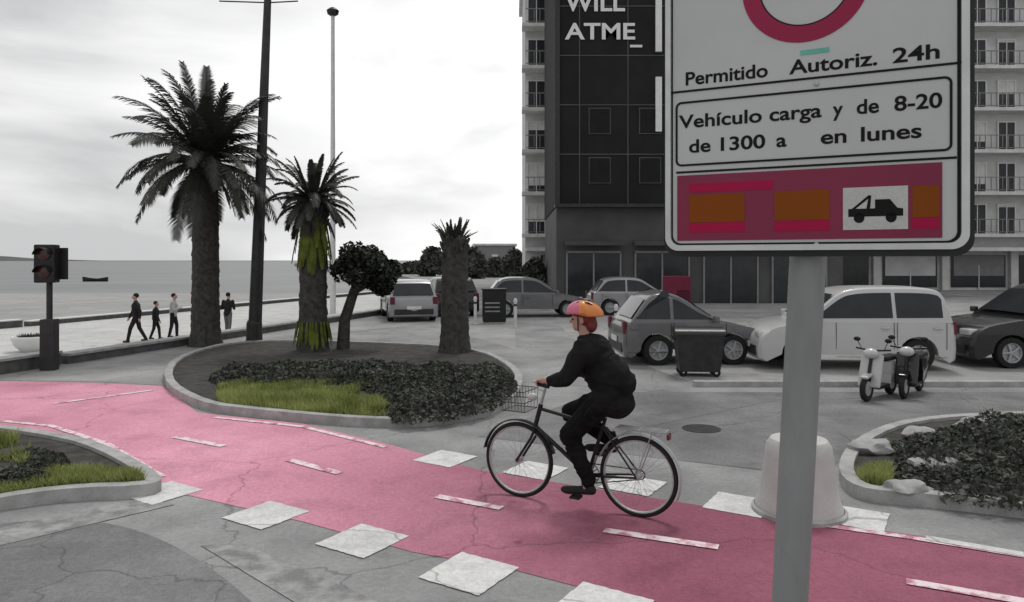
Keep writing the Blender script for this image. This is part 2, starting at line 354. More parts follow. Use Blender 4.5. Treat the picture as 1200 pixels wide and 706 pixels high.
# cycle lane crossing the street
far = [(-400, 380), (0, 447), (110, 449), (190, 453), (232, 484), (355, 497), (455, 521), (560, 551), (700, 574), (840, 596), (960, 612), (1065, 627), (1200, 648), (1500, 694)]
near = [(1800, 2200), (1100, 800), (745, 706), (600, 668), (485, 648), (355, 612), (195, 575), (130, 530), (60, 506), (0, 500), (-400, 470)]
lane_pts = [P(*p) for p in far] + [P(*p) for p in near]
sheet('cycle_lane', lane_pts, 0.004, M['lane'])
sheet('dark_road', [P(*p) for p in [(700, 460), (1500, 460), (1500, 512), (1110, 496), (1020, 507), (964, 560), (560, 512)]], 0.003, M['asphalt_dark'])
sheet('dark_road_near', smooth_poly([P(*p) for p in [(-300, 690), (-60, 618), (110, 606), (215, 640), (340, 740), (500, 1100), (-400, 1100)]], 3), 0.003, M['asphalt_dark'])
sheet('pavement', [(3.2, 12.45), (60, 12.45), (60, 36), (1.6, 36), (1.6, 20)], 0.003, M['paving'])
sheet('pavement_seaside', [P(*p) for p in [(-250, 452), (0, 446), (120, 448), (200, 452), (222, 424), (260, 404), (500, 380), (604, 410), (604, 372), (330, 384), (200, 408), (0, 434), (-300, 440)]], 0.0035, M['paving'])

def strip(name, pts, wdt, z, m, label=None):
    mb = MB(); pts = [Vector((p[0], p[1])) for p in pts]; vs = []
    for i, p in enumerate(pts):
        d = (pts[min(i + 1, len(pts) - 1)] - pts[max(i - 1, 0)]).normalized(); nn = Vector((-d.y, d.x)) * wdt / 2
        vs += [(p.x + nn.x, p.y + nn.y, z), (p.x - nn.x, p.y - nn.y, z)]
    mb.add(vs, [(2 * i, 2 * i + 1, 2 * i + 3, 2 * i + 2) for i in range(len(pts) - 1)]); o = mb.build(name, m); o['kind'] = 'structure'; return o
# centre dashes, edge lines and the row of white squares along the crossing
for a, b in [((512, 583), (588, 597)), ((708, 623), (842, 643)), ((1062, 683), (1230, 712)), ((338, 540), (398, 556)), ((62, 474), (180, 458)), ((205, 513), (262, 524))]:
    strip('lane_marking', [P(*a), P(*b)], 0.10, 0.012, M['pink_paint'])
for pts in ([(0, 494), (60, 500), (125, 521), (190, 560)], [(252, 490), (355, 501), (452, 525)], [(930, 612), (1065, 631), (1200, 653)], ):
    strip('lane_marking', [P(*p) for p in pts], 0.08, 0.011, M['pink_paint'])
def square(px, py, s=0.5, ang=-0.56, lng=1.0):
    c = P(px, py); mb = MB(); r = Matrix.Rotation(ang, 2)
    ps = []; cn = [Vector(q) * s / 2 for q in ((-1, -1), (1, -1), (1, 1), (-1, 1))]
    for i in range(4):
        a, b = cn[i], cn[(i + 1) % 4]; nn = Vector(((b - a).y, -(b - a).x)).normalized()
        for k in range(24): q = a.lerp(b, k / 24); ps.append(r @ (q + nn * .008 * noise.noise(Vector((q.x * 22 + px, q.y * 22 + py, 0)))))
    mb.add([(c.x + p.x, c.y + p.y, 0.008) for p in ps], [tuple(range(len(ps)))]); o = mb.build('road_marking', M['road_paint']); o['kind'] = 'structure'
for p in [(312, 604), (425, 634), (550, 672), (705, 712), (190, 578)]: square(*p)
for p in [(866, 592), (742, 569), (628, 552), (522, 538), (1000, 607)]: square(*p)
sheet('faded_marking', [P(*p) for p in [(235, 640), (285, 638), (520, 740), (400, 740)]], 0.006, M['faded_paint'])
sheet('faded_marking', [P(*p) for p in [(-40, 628), (165, 585), (205, 592), (-20, 645)]], 0.006, M['faded_paint'])
strip('faded_marking', [P(1085, 632), P(1200, 652)], 0.1, 0.014, M['road_paint'])
# manhole covers and tar joints give the carriageway scale
for p in [(822, 503)]:
    c = P(*p); mb = MB(); mb.lathe([(0.24, 0.0), (0.24, 0.008), (0.21, 0.010), (0.001, 0.010)], (c.x, c.y, 0.001), 28); mb.build('manhole_cover', M['darkmetal'])['kind'] = 'structure'
strip('tar_joint', [P(640, 530), P(760, 500), P(905, 470)], 0.03, 0.0055, M['asphalt_dark'])

def bed(name, poly, kw=0.13, kh=0.12, soil=M['soil'], label=None, cat=None):
    outer = smooth_poly(poly, 2); inner = inset(outer, kw); n = len(outer)
    mb = MB(); vs = [(p[0], p[1], 0) for p in outer] + [(p[0], p[1], kh) for p in outer] + [(p[0], p[1], kh) for p in inner] + [(p[0], p[1], 0) for p in inner]
    fs = []
    for i in range(n):
        j = (i + 1) % n
        fs += [(i, j, n + j, n + i), (n + i, n + j, 2 * n + j, 2 * n + i), (2 * n + i, 2 * n + j, 3 * n + j, 3 * n + i)]
    mb.add(vs, fs); k = mb.build(name + '_kerb', M['kerb']); k['kind'] = 'structure'
    sheet(name + '_soil', inner, kh - 0.04, soil)
    return inner

isl = [P(*p) for p in [(186, 452), (232, 482), (300, 490), (400, 500), (490, 503), (575, 490), (612, 468), (612, 438), (560, 412), (420, 405), (280, 403), (205, 422)]]
isl_in = bed('island', isl)
isl2 = [P(*p) for p in [(978, 560), (1000, 525), (1060, 500), (1180, 492), (1420, 488), (1420, 640), (1210, 609), (1080, 594), (1000, 588)]]
isl2_in = bed('right_island', isl2)
isl3 = [P(*p) for p in [(-220, 512), (-20, 506), (60, 517), (118, 530), (185, 566), (192, 584), (60, 588), (-60, 612), (-260, 640)]]
isl3_in = bed('left_island', isl3)

def edge_dist(p, poly):
    d = 9; n = len(poly)
    for i in range(n):
        a = Vector(poly[i][:2]); b = Vector(poly[(i + 1) % n][:2]); ab = b - a; t = max(0, min(1, (Vector(p) - a).dot(ab) / max(ab.length_squared, 1e-6))); d = min(d, (Vector(p) - a - ab * t).length)
    return d
def in_px(pt, poly): # poly given in photo pixels on the ground
    return inside(pt, poly)
def leaves(region, n, hfun, ls, seed=1, zb=0.08, bounds=None):
    rnd = random.Random(seed); mb = MB(); xs = [p[0] for p in region]; ys = [p[1] for p in region]; k = 0; tries = 0
    while k < n and tries < n * 20:
        tries += 1; x = rnd.uniform(min(xs), max(xs)); y = rnd.uniform(min(ys), max(ys))
        if not inside((x, y), region): continue
        h = hfun(x, y)
        if h <= 0.01: continue
        z = zb + h * (1 - rnd.random() ** 2.2 * 0.9)
        d = Vector((rnd.gauss(0, 1), rnd.gauss(0, 1), rnd.gauss(0.2, .7))).normalized(); s = d.cross(Vector((rnd.gauss(0, 1), rnd.gauss(0, 1), rnd.gauss(0, 1)))).normalized()
        l = ls * (rnd.uniform(.35, 1.0) if rnd.random() < .7 else rnd.uniform(1, 1.7)); c = Vector((x, y, z)); wl_ = rnd.uniform(.16, .34); mb.add([c - d * l * .5, c + s * l * wl_ + d * l * .08, c + d * l * .5, c - s * l * wl_ + d * l * .08], [(0, 1, 2, 3)]); k += 1
        if k % 60 == 0: # bare twig standing out of the leaves
            q = Vector((x, y, zb)); e_ = Vector((x + rnd.gauss(0, .05), y + rnd.gauss(0, .05), zb + h * rnd.uniform(1.0, 1.5))); mb.add([q, q + Vector((.006, 0, 0)), e_ + Vector((.003, 0, 0)), e_], [(0, 1, 2, 3)])
    return mb
def hb(x, y, base, s=1.1, amp=.5, poly=None):
    k = 1.0 if poly is None else min(1, .25 + edge_dist((x, y), poly) / .45)
    return k * hb0(x, y, base, s, amp)
def hb0(x, y, base, s=1.1, amp=.5): return base * (1 + amp * noise.noise(Vector((x * s, y * s, 3.3))) + .25 * noise.noise(Vector((x * s * 3.5, y * s * 3.5, 1))))
def grass(region, n, h, seed=2, zb=0.08, within=None):
    rnd = random.Random(seed); mb = MB(); xs = [p[0] for p in region]; ys = [p[1] for p in region]; k = 0; tries = 0
    while k < n and tries < n * 20:
        tries += 1; x = rnd.uniform(min(xs), max(xs)); y = rnd.uniform(min(ys), max(ys))
        if within is not None and (not inside((x, y), within) or edge_dist((x, y), within) < .03): continue
        if not inside((x, y), region) or noise.noise(Vector((x * 1.6, y * 1.6, 0))) < -0.30 or noise.noise(Vector((x * 4, y * 4, 7))) > .1 + 3.5 * edge_dist((x, y), region): continue
        hh = h * rnd.uniform(.5, 1.3) * (1 + .5 * noise.noise(Vector((x * 2, y * 2, 0)))); a = rnd.uniform(0, 2 * PI); dx, dy = math.cos(a) * .008, math.sin(a) * .008
        lx, ly = rnd.gauss(0, .35) * hh, rnd.gauss(0, .35) * hh
        mb.add([(x - dx, y - dy, zb), (x + dx, y + dy, zb), (x + lx, y + ly, zb + hh)], [(0, 1, 2)]); k += 1
    return mb
g1 = [P(*p, .1) for p in [(254, 450), (452, 450), (454, 488), (400, 494), (300, 484), (258, 478)]]
grass(g1, 26000, .11, 2, within=isl_in).build('grass', M['grass']); bpy.data.objects['grass']['kind'] = 'stuff'
tag(bpy.data.objects['grass'], 'yellow-green grass patch at the front of the dark planted island', 'grass')
s1 = [P(*p, .1) for p in [(452, 440), (606, 438), (608, 462), (570, 484), (490, 497), (456, 494)]]
s1b = [P(*p, .1) for p in [(262, 425), (400, 416), (590, 424), (606, 440), (452, 452), (258, 449), (240, 438)]]
s1 = smooth_poly([P(*p, .1) for p in [(262, 434), (400, 430), (585, 432), (606, 444), (606, 464), (570, 486), (490, 498), (452, 494), (440, 458), (380, 453), (262, 454), (240, 444)]], 1)
mbx = leaves(s1, 36000, lambda x, y: hb(x, y, .19, 1.5, .9, s1), .06, 3)
tag(mbx.build('shrub_ground_cover', M['shrub']), 'dark low shrubs filling the kerbed island behind the cycle lane', 'shrubs', kind='stuff')
s2 = [P(*p, .1) for p in [(1045, 520), (1120, 502), (1420, 498), (1420, 625), (1200, 600), (1110, 588), (1050, 560)]]
tag(leaves(s2, 15000, lambda x, y: hb(x, y, .2, 1.6, .7, s2), .06, 6).build('shrub_ground_cover', M['shrub']), 'dark low plants in the right hand bed beyond the signpost', 'shrubs', kind='stuff')
g2 = [P(*p, .1) for p in [(992, 552), (1040, 548), (1046, 580), (1000, 582)]]
tag(grass(g2, 3500, .09, 5, within=isl2_in).build('grass', M['grass']), 'small yellow-green grass tuft beside the white bollard', 'grass', kind='stuff')
g3 = [P(*p, .1) for p in [(55, 552), (176, 554), (186, 578), (60, 584), (-60, 606), (-220, 632), (-220, 590), (30, 570)]]
mg = grass(g3, 22000, .09, 8, within=isl3_in); g4 = [P(*p, .1) for p in [(-200, 516), (20, 514), (34, 530), (34, 552), (-200, 560)]]; m4 = grass(g4, 9000, .12, 9, within=isl3_in); mg.add(m4.v, m4.f)
tag(mg.build('grass', M['grass']), 'yellow-green grass verge in the left hand corner island', 'grass', kind='stuff')
s3 = [P(*p, .1) for p in [(30, 528), (75, 534), (90, 556), (55, 572), (-160, 592), (-160, 560), (20, 555)]]
tag(leaves(s3, 9000, lambda x, y: hb(x, y, .18, 2, .6, s3), .05, 10).build('shrub_ground_cover', M['shrub']), 'dark low plants between the grass in the left hand corner island', 'shrubs', kind='stuff')
# rocks in the right hand bed
for i, (px, py, s) in enumerate([(1022, 530, .16), (1078, 512, .13), (1096, 553, .17), (1150, 506, .2), (1064, 578, .13)]):
    c = P(px, py, .08); mb = MB(); bm = bmesh.new(); bmesh.ops.create_icosphere(bm, subdivisions=3, radius=1)
    vs = [v.co * (1 + .35 * noise.noise(v.co * 1.7 + Vector((i * 5, 0, 0)))) for v in bm.verts]; fs = [[v.index for v in f.verts] for f in bm.faces]; bm.free()
    mb.add([(c.x + v.x * s * 1.5, c.y + v.y * s, .08 + s * .3 + v.z * s * .6) for v in vs], fs); o = mb.build('rock', M['kerb'], smooth=True)
    tag(o, ['pale rock nearest the grass tuft in the right bed', 'pale rock at the back edge of the right bed near the dark road', 'larger pale rock half buried in the dark plants of the right bed',
            'rounded pale rock at the back right of the planted bed', 'small pale rock by the front kerb of the right bed'][i], 'rock', 'rocks in the right hand bed')

# low dark stone parapet along the seaside pavement, low wall at the beach edge
def wall(name, a, b, th, z0, z1, m, capm, label):
    a = Vector(a); b = Vector(b); d = (b - a).normalized(); nn = Vector((-d.y, d.x)) * th / 2; nc = nn * 1.3
    r = empty(name, (0, 0, 0), 0, label, 'wall')
    MB().prism([a + nn, b + nn, b - nn, a - nn], z0, z1 - .05).build('wall_body', m, r); MB().prism([a + nc, b + nc, b - nc, a - nc], z1 - .05, z1).build('coping', capm, r)
wall('parapet_wall', (-19.4, -19), (-9.35, 14.85), .3, -.01, .3, M['darkstone'], M['kerb'], 'low dark stone parapet with pale coping along the seaside pavement at left')
wall('parapet_wall', (-9.3, 15.0), (-2.0, 39.5), .3, -.01, .22, M['darkstone'], M['kerb'], 'low dark parapet running on behind the palm trunks')
wall('beach_wall', (-30.1, 13), (-21.7, 32), .35, -.82, -.45, M['darkstone'], M['white'], 'low wall with white top between promenade and sand, nearest stretch')
wall('beach_wall', (-21.6, 32.3), (-3.6, 91), .35, -.82, -.55, M['darkstone'], M['white'], 'far stretch of low wall with white top between promenade and sand')

# ------------------------------------------------------------------ buildings
def pale_building():
    r = empty('apartment_building', (22, 52, 0), 0, 'pale apartment block with balcony bands rising behind the dark building and the sign', 'building')
    def pt(x, y, z): return (x - 22, y - 52, z)
    x0, x1 = 0.95, 62; H = 25
    MB().box(pt((x0 + x1) / 2, 60, H / 2), (x1 - x0, 16, H)).build('wall', M['facade'], r)
    MB().box(pt((x0 + x1) / 2, 59.9, H + .3), (x1 - x0 + .6, 16.6, .6)).build('roof', M['slab'], r)
    wm = None
    fls = [4.0 + 2.95 * k for k in range(7)]
    for k, z in enumerate(fls):
        MB().box(pt((x0 + x1) / 2 - .1, 51.35, z - .12), (x1 - x0 + .3, 1.3, .24)).build('balcony', M['slab'], r)
        mb = MB(); mb.box(pt((x0 + x1) / 2, 50.78, z + 1.0), (x1 - x0, .05, .06)); mb.box(pt((x0 + x1) / 2, 50.78, z + .12), (x1 - x0, .04, .05))
        for i in range(int((x1 - x0) / .4)): mb.box(pt(x0 + .2 + i * .4, 50.78, z + .54), (.05, .04, .86))
        mb.build('railing', M['rail'], r)
    # two window columns at the left corner, more where the facade shows beside the sign
    xs = [1.75, 4.1, 9, 15, 21, 27, 30, 33.3, 35.4, 37.6, 39.8, 43]
    src = None
    for z in fls:
        for x in xs:
            if src is None:
                f = MB(); 
                for dx in (-.62, .62): f.box((dx, -.05, 1.05), (.09, .12, 2.1))
                f.box((0, -.05, 2.14), (1.33, .12, .09)); f.box((0, -.05, 1.05), (.06, .1, 2.1)); src = f.build('window', M['white'], r)
                pn = MB().box((0, -.02, 1.05), (1.2, .05, 2.1)).build('pane', M['glass'], src); o = src
            else:
                o = src.copy(); COL.objects.link(o); o.parent = r; c = pn.copy(); COL.objects.link(c); c.parent = o
            o.location = pt(x, 51.99, z)
            q_ = random.random()
            if q_ < .45: MB().box((0, -.055, 2.08 - .9 * q_ * 2), (1.14, .03, 1.8 * q_ * 2 + .02)).build('roller_blind', M['slab'], o)
    mb = MB(); mb.box(pt(31, 51.1, 2.9), (60, 1.8, .25)); mb.build('canopy', M['slab'], r)
    for i in range(12):
        x = 4 + i * 4.9
        s = MB().box(pt(x, 51.97, 1.35), (3.9, .06, 2.3)).build('shop_window', M['glass'], r); MB().box(pt(x + 2.4, 51.8, 1.4), (.5, .3, 2.8)).build('pillar', M['slab'], r)
        if i % 3 != 1: MB().box(pt(x, 51.91, 1.75), (3.6, .05, 1.45)).build('shutter', M['facade'] if i % 2 else M['rail'], s)
        fr = MB(); fr.box(pt(x, 51.9, .9), (.07, .06, 1.75)); fr.build('frame', M['palemetal'], s)
    mb = MB(); 
    for i in range(10): mb.box(pt(x0 + .1, 53.6 + 0 * i, 4.1), (.01, .01, .01))
pale_building()

def dark_building():
    ox, oy = 9.0, 36.0
    r = empty('dark_building', (ox, oy, 0), 0, 'tall dark clad building with white lettering at its top left, behind the cyclist', 'building')
    x0, x1 = 2.15 - ox, 16.5 - ox
    MB().box(((x0 + x1) / 2, 6, 13.4), (x1 - x0, 12, 17.2)).build('wall', M['cladding'], r)
    lo = MB().box(((x0 + x1) / 2, 6.05, 2.4), (x1 - x0 - .1, 12, 4.76)).build('lower_wall', M['cladding2'], r)
    MB().box(((x0 + x1) / 2, 6, 22.2), (x1 - x0 + .3, 12.3, .4)).build('roof', M['cladding2'], r)
    MB().box(((x0 + x1) / 2, -.25, 4.82), (x1 - x0 + .1, .7, .16)).build('ledge', M['darkmetal'], r)
    mb = MB()
    for k in range(6): mb.box(((x0 + x1) / 2, -.012, 7.4 + k * 2.45), (x1 - x0 - .05, .03, .05))
    for i in range(6): mb.box((x0 + 1.2 + i * 2.4, -.012, 13.4), (.05, .028, 17))
    mb.build('cladding_joints', M['cladding2'], r)
    mb = MB(); mb.box((x0 + .12, -.06, 13.4), (.2, .12, 17.1)); mb.build('corner_trim', M['darkmetal'], r)
    for k in range(2):
        for i in range(5):
            f = MB().box((x0 + 2.2 + i * 2.5, -.02, 6.6 + k * 2.45 * 1.0), (1.1, .05, 1.3)).build('window', M['cladding2'], r)
            MB().box((x0 + 2.2 + i * 2.5, -.05, 6.6 + k * 2.45), (1.0, .03, 1.2)).build('pane', M['blackglass'], f)
    for i in range(4):
        x = x0 + 1.9 + i * 3.4
        d = MB().box((x, .03, 1.25), (2.6, .08, 2.5)).build('shop_window', M['glass'], r)
        f = MB(); 
        for dx in (-1.33, 0, 1.33): f.box((x + dx, -.01, 1.27), (.08, .12, 2.54))
        f.box((x, -.01, 2.55), (2.74, .12, .1)); f.build('frame', M['rail'], d)
        MB().box((x, -.35, 3.0), (2.9, .75, .12), M=Matrix.Rotation(R(12), 3, 'X')).build('awning', M['cladding2'], r)
    for z0, z1 in ((12.45, 16.0), (8.5, 11.2)):
        MB().box((7.25 - ox, -.12, (z0 + z1) / 2), (.3, .16, z1 - z0)).build('light_panel', M['white'], r)
    for s, xa, xb, zb, h in (('WILL', 2.62, 5.6, 14.5, .85), ('ATME', 2.62, 6.1, 13.1, .78)):
        vs, fs, a, b = text_mesh(s, True); mb = MB()
        sc = (xb - xa) / (b - a); sz = h / .69
        top = [(xa - ox + (v.x - a) * sc, -.07, zb + v.y * sz) for v in vs]; mb.add(top, fs); mb.build('lettering', M['white'], r)
    MB().box((6.15 - ox, -.05, 12.75), (.6, .06, .12)).build('lettering', M['white'], r)
dark_building()

for i, (pa, pb, py, Y, lab) in enumerate([(556, 604, 288, 95, 'grey low block among trees, beside the pale apartment block'), (478, 530, 311, 120, 'small grey house farther back among the far trees')]):
    a = Q(pa, py, Y); b = Q(pb, py, Y); wdt = b.x - a.x; hh = a.z
    r = empty('far_house', ((a.x + b.x) / 2, Y, 0), 0, lab, 'building', 'buildings far along the shore')
    MB().box((0, 3, hh / 2), (wdt, 6, hh)).build('wall', M['rail'], r); MB().box((0, 3, hh + .12), (wdt + .4, 6.4, .24)).build('roof', M['slab'], r)
    for k in range(3): 
        MB().box((-wdt / 2 + wdt * (k + .5) / 3, -.02, hh * .6), (wdt * .16, .06, hh * .22)).build('window', M['white'] if k == 1 else M['glass'], r)

# ------------------------------------------------------------------ trees
def palm_trunk(h, r0, r1, seed, lean=(0, 0)):
    mb = MB(); n, m = 26, int(h * 22); rnd = random.Random(seed); vs = []; fs = []
    for i in range(m + 1):
        t = i / m; z = h * t; base = r0 + (r1 - r0) * t + .09 * math.exp(-z * 4)
        for k in range(n):
            a = 2 * PI * k / n; ph = (z * 5.2 + k / n * 6) % 1.0
            rr = base * (1 + .10 * (1 - ph) * (.6 + .4 * math.sin(a * 9 + z * 12)) + .07 * noise.noise(Vector((math.cos(a) * 3, math.sin(a) * 3, z * 3 + seed))))
            vs.append((rr * math.cos(a) + lean[0] * t * t, rr * math.sin(a) + lean[1] * t * t, z))
    for i in range(m):
        for k in range(n): k2 = (k + 1) % n; fs.append((i * n + k, i * n + k2, (i + 1) * n + k2, (i + 1) * n + k))
    fs.append(tuple(range(m * n, m * n + n))); mb.add(vs, fs); return mb
def frond(mb, o, az, el, Ln, droop, rnd, wl=.42, dens=46, rach=.022):
    d = Vector((math.cos(az) * math.cos(el), math.sin(az) * math.cos(el), math.sin(el))); p = Vector(o); pts = [p.copy()]; n = 16
    side = Vector((-math.sin(az), math.cos(az), 0)); side = (side + Vector((0, 0, rnd.gauss(0, .25)))).normalized()
    for i in range(n):
        t = i / n; d = (d + Vector((0, 0, -droop * (.4 + 1.6 * t) / n))).normalized(); p = p + d * Ln / n; pts.append(p.copy())
    mb.tube(pts, [rach * (1 - .85 * i / n) for i in range(n + 1)], 5, cap=False)
    for i in range(dens):
        t = .1 + .9 * i / dens; f = t * n; k = min(int(f), n - 1); q = pts[k].lerp(pts[k + 1], f - k); dd = (pts[k + 1] - pts[k]).normalized()
        l = wl * Ln / 2.3 * (math.sin(PI * min(1, t * .82 + .12)) ** .7) * rnd.uniform(.85, 1.1)
        up = side.cross(dd)
        for s in (-1, 1):
            ld = (side * s * .8 + dd * .75 + up * rnd.uniform(.0, .28)).normalized(); e = q + ld * l + Vector((0, 0, -l * .16)); wv = dd * .021
            mid = q + ld * l * .5; mb.add([q - wv, q + wv, mid + wv * .95, mid - wv * .95, e], [(0, 1, 2, 3), (3, 2, 4)])
def palm(name, px, py, Y, hc, r0, Ln, nf, seed, label, els=(-.45, 1.35), dry=0, drym=None, parts_lbl=None, az_bias=None):
    b = Vector(((px - 600) / F * Y, Y, 0)); r = empty(name, b, 0, label, 'palm tree', 'palm trees on the planted island')
    palm_trunk(hc, r0, r0 * .86, seed).build('trunk', M['bark'], r, True)
    rnd = random.Random(seed); mb = MB()
    for i in range(nf):
        t = (i + .5) / nf; el = els[0] + (els[1] - els[0]) * t ** .75 + rnd.gauss(0, .1); az = i * 2.39996 + rnd.gauss(0, .15)
        frond(mb, (math.cos(az) * .12, math.sin(az) * .12, hc + .05 + .2 * t), az, el, Ln * rnd.uniform(.76, 1.04), (.9 + .5 * (1 - t)) * rnd.uniform(.6, 1.5), rnd, rnd.uniform(.32, .46))
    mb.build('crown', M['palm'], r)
    bs = MB()
    for i in range(70): # cut frond bases below the crown
        a = i * 2.39996; z = hc - .55 + .55 * (i / 70); o_ = Vector((math.cos(a) * r0 * .75, math.sin(a) * r0 * .75, z)); bs.tube([o_, o_ + Vector((math.cos(a) * .13, math.sin(a) * .13, .17 + .08 * rnd.random()))], [.05, .02], 5)
    for i in range(9): frond(bs, (math.cos(i * 2.2) * r0 * .8, math.sin(i * 2.2) * r0 * .8, hc - .2), i * 2.2, -1.0, Ln * rnd.uniform(.35, .6), .9, rnd, .35, 26)
    bs.build('old_frond_bases', M['bark'], r)
    if dry:
        db = MB()
        for i in range(dry):
            az = i * 2.39996; frond(db, (math.cos(az) * r0 * .8, math.sin(az) * r0 * .8, hc - .1 - .5 * rnd.random()), az, rnd.uniform(-1.5, -1.25), rnd.uniform(.8, 1.25), .5, rnd, .3, 30)
        db.build('dry_skirt', M['palm_dry'], r)
        db = MB()
        for i in range(dry):
            az = i * 2.39996; frond(db, (math.cos(az) * r0 * 1.1, math.sin(az) * r0 * 1.1, .75), az, rnd.uniform(-1.5, -1.25), rnd.uniform(.45, .62), .3, rnd, .28, 24)
        db.build('basal_leaves', M['palm_dry'], r)
    return r
p1 = palm('palm_tree', 241, 405, 18.2, 4.5, .33, 2.4, 84, 11, 'taller palm with broad dark fronds, left of the leaning lamp post')
p2 = palm('palm_tree', 367, 416, 16.6, 3.4, .31, 1.12, 56, 23, 'shorter palm right of the lamp post with a yellow-green skirt of old fronds', dry=26)
# stumpy palm with short spiky top
b = Vector(((533 - 600) / F * 16.4, 16.4, 0)); r = empty('palm_stump', b, 0, 'thick dark palm trunk topped by only a few short spikes', 'palm tree')
palm_trunk(2.62, .31, .27, 5).build('trunk', M['bark'], r, True); mb = MB(); rnd = random.Random(4)
for i in range(34): frond(mb, (math.cos(i * 2.4) * .12, math.sin(i * 2.4) * .12, 2.55), i * 2.4, rnd.uniform(.6, 1.5), rnd.uniform(.3, .62), .3, rnd, .3, 18, .03)
for i in range(40): # cut leaf bases round the head of the trunk
    a = i * 2.4; z = 2.1 + .5 * rnd.random(); mb.tube([(math.cos(a) * .22, math.sin(a) * .22, z), (math.cos(a) * .33, math.sin(a) * .33, z + .16 + .12 * rnd.random())], [.05, .025], 5)
mb.ell((0, 0, 2.6), (.26, .26, .16))
mb.build('crown', M['palm'], r)

def leaf_tree(name, px, Y, base_z, top_py, half_w_px, bot_py, seed, label, lm, group, n=5000, trunk_dx=0, ls=.16, trunk_r=.12, yscale=1.0, cat='tree'):
    s = Y / F; cx = (px - 600) * s; ztop = CH - (top_py - HZ) * s; zbot = CH - (bot_py - HZ) * s; hw = half_w_px * s
    r = empty(name, (cx + trunk_dx, Y, base_z), 0, label, cat, group); rnd = random.Random(seed)
    C = Vector((-trunk_dx, 0, (ztop + zbot) / 2 - base_z)); hz = (ztop - zbot) / 2
    mb = MB(); mb.tube([(0, 0, 0), (.04, 0, C.z * .4), (C.x * .5, .03, (C.z - hz * .7)), (C.x * .8, 0, C.z)], [trunk_r * 1.2, trunk_r, trunk_r * .85, trunk_r * .4], 10)
    blobs = []
    for i in range(20):
        a = rnd.uniform(0, 2 * PI); el = rnd.uniform(-.8, 1.4); rr = rnd.uniform(.35, .72)
        c = C + Vector((math.cos(a) * math.cos(el) * hw * rr, math.sin(a) * math.cos(el) * hw * rr * yscale, math.sin(el) * hz * rr)); blobs.append((c, rnd.uniform(.30, .42)))
        if i < 9: mb.tube([(C.x * .6, 0, C.z - hz * .7), (Vector((C.x * .6, 0, C.z - hz * .6)) + c) / 2 + Vector((0, 0, .05)), c], [trunk_r * .5, trunk_r * .3, trunk_r * .08], 6)
    mb.build('trunk', M['bark'], r, True); lf = MB()
    for i in range(n):
        c, k = blobs[rnd.randrange(len(blobs))]; v = Vector((rnd.gauss(0, 1), rnd.gauss(0, 1), rnd.gauss(0, 1))).normalized() * (rnd.random() ** .4)
        p = c + Vector((v.x * hw * k, v.y * hw * k * yscale, v.z * hz * k * 1.15))
        d = Vector((rnd.gauss(0, 1), rnd.gauss(0, 1), rnd.gauss(0, .7))).normalized(); sd_ = d.cross(Vector((rnd.gauss(0, 1), rnd.gauss(0, 1), rnd.gauss(0, 1)))).normalized(); l = ls * rnd.uniform(.6, 1.4)
        lf.add([p - d * l * .5, p + sd_ * l * .32, p + d * l * .5, p - sd_ * l * .32], [(0, 1, 2, 3)])
    lf.build('crown', lm, r); return r
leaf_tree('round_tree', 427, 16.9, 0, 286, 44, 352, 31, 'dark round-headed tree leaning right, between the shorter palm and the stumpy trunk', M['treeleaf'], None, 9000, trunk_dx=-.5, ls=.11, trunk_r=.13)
fl = [(486, 110, 306, 24, 345), (508, 96, 292, 20, 345), (552, 84, 290, 20, 345), (580, 90, 300, 18, 345), (604, 70, 292, 17, 346), (628, 46, 302, 20, 350), (458, 130, 318, 22, 344), (540, 130, 300, 26, 340)]
fll = ['far grey-green tree left of the small house', 'far tree rising just left of the stumpy palm trunk', 'far tree just right of the stumpy palm trunk', 'far tree standing before the grey block', 'far tree against the corner of the pale apartment block',
       'low tree at the foot of the pale apartment block', 'lowest of the far trees, right of the round-headed tree', 'farthest tree, seen behind the stumpy palm trunk']
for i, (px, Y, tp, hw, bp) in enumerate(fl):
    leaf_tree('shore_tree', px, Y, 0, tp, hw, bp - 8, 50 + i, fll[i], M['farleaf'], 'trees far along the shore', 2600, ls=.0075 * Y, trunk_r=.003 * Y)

# ------------------------------------------------------------------ street furniture
def lamp_post():
    b = P(298, 404); r = empty('lamp_post', b, 0, 'tall dark lamp post leaning right between the two palms', 'lamp post')
    tp = Vector((.36, 0, 9.3)); 
    MB().tube([(0, 0, 0), tp * .25, tp * .6, tp], [.17, .15, .12, .085], 14).build('post', M['darkmetal'], r, True)
    mb = MB(); mb.lathe([(.26, 0), (.26, .05), (.2, .12), (.19, .55), (.16, .62)], (0, 0, 0), 18); mb.build('base', M['darkmetal'], r)
    for s in (-1, 1):
        a = MB(); a.tube([tp + Vector((0, 0, -.42)), tp + Vector((s * 1.0 - .25, 0, -.36))], .022, 8); a.tube([tp + Vector((0, 0, -.6)), tp + Vector((s * 1.0 - .25, 0, -.56))], .018, 8); a.build('arm', M['darkmetal'], r, True)
        MB().box(tp + Vector((s * 1.1 - .25, 0, -.33)), (.6, .26, .1), bev=.03).build('lamp_head', M['polegrey'], r)
lamp_post()
b = Vector(((390 - 600) / F * 40, 40, -.8)); r = empty('slender_lamp', b, 0, 'thin pale lamp mast with a small dark head, seen above the shorter palm', 'lamp post')
MB().tube([(0, 0, 0), (0, 0, 8), (0, 0, 16.6)], [.17, .13, .10], 12).build('mast', M['palemetal'], r, True)
mb = MB(); mb.lathe([(.12, 0), (.30, .12), (.34, .3), (.2, .42), (.05, .5)], (0, 0, 16.4), 18); mb.build('lamp_head', M['black'], r, True)

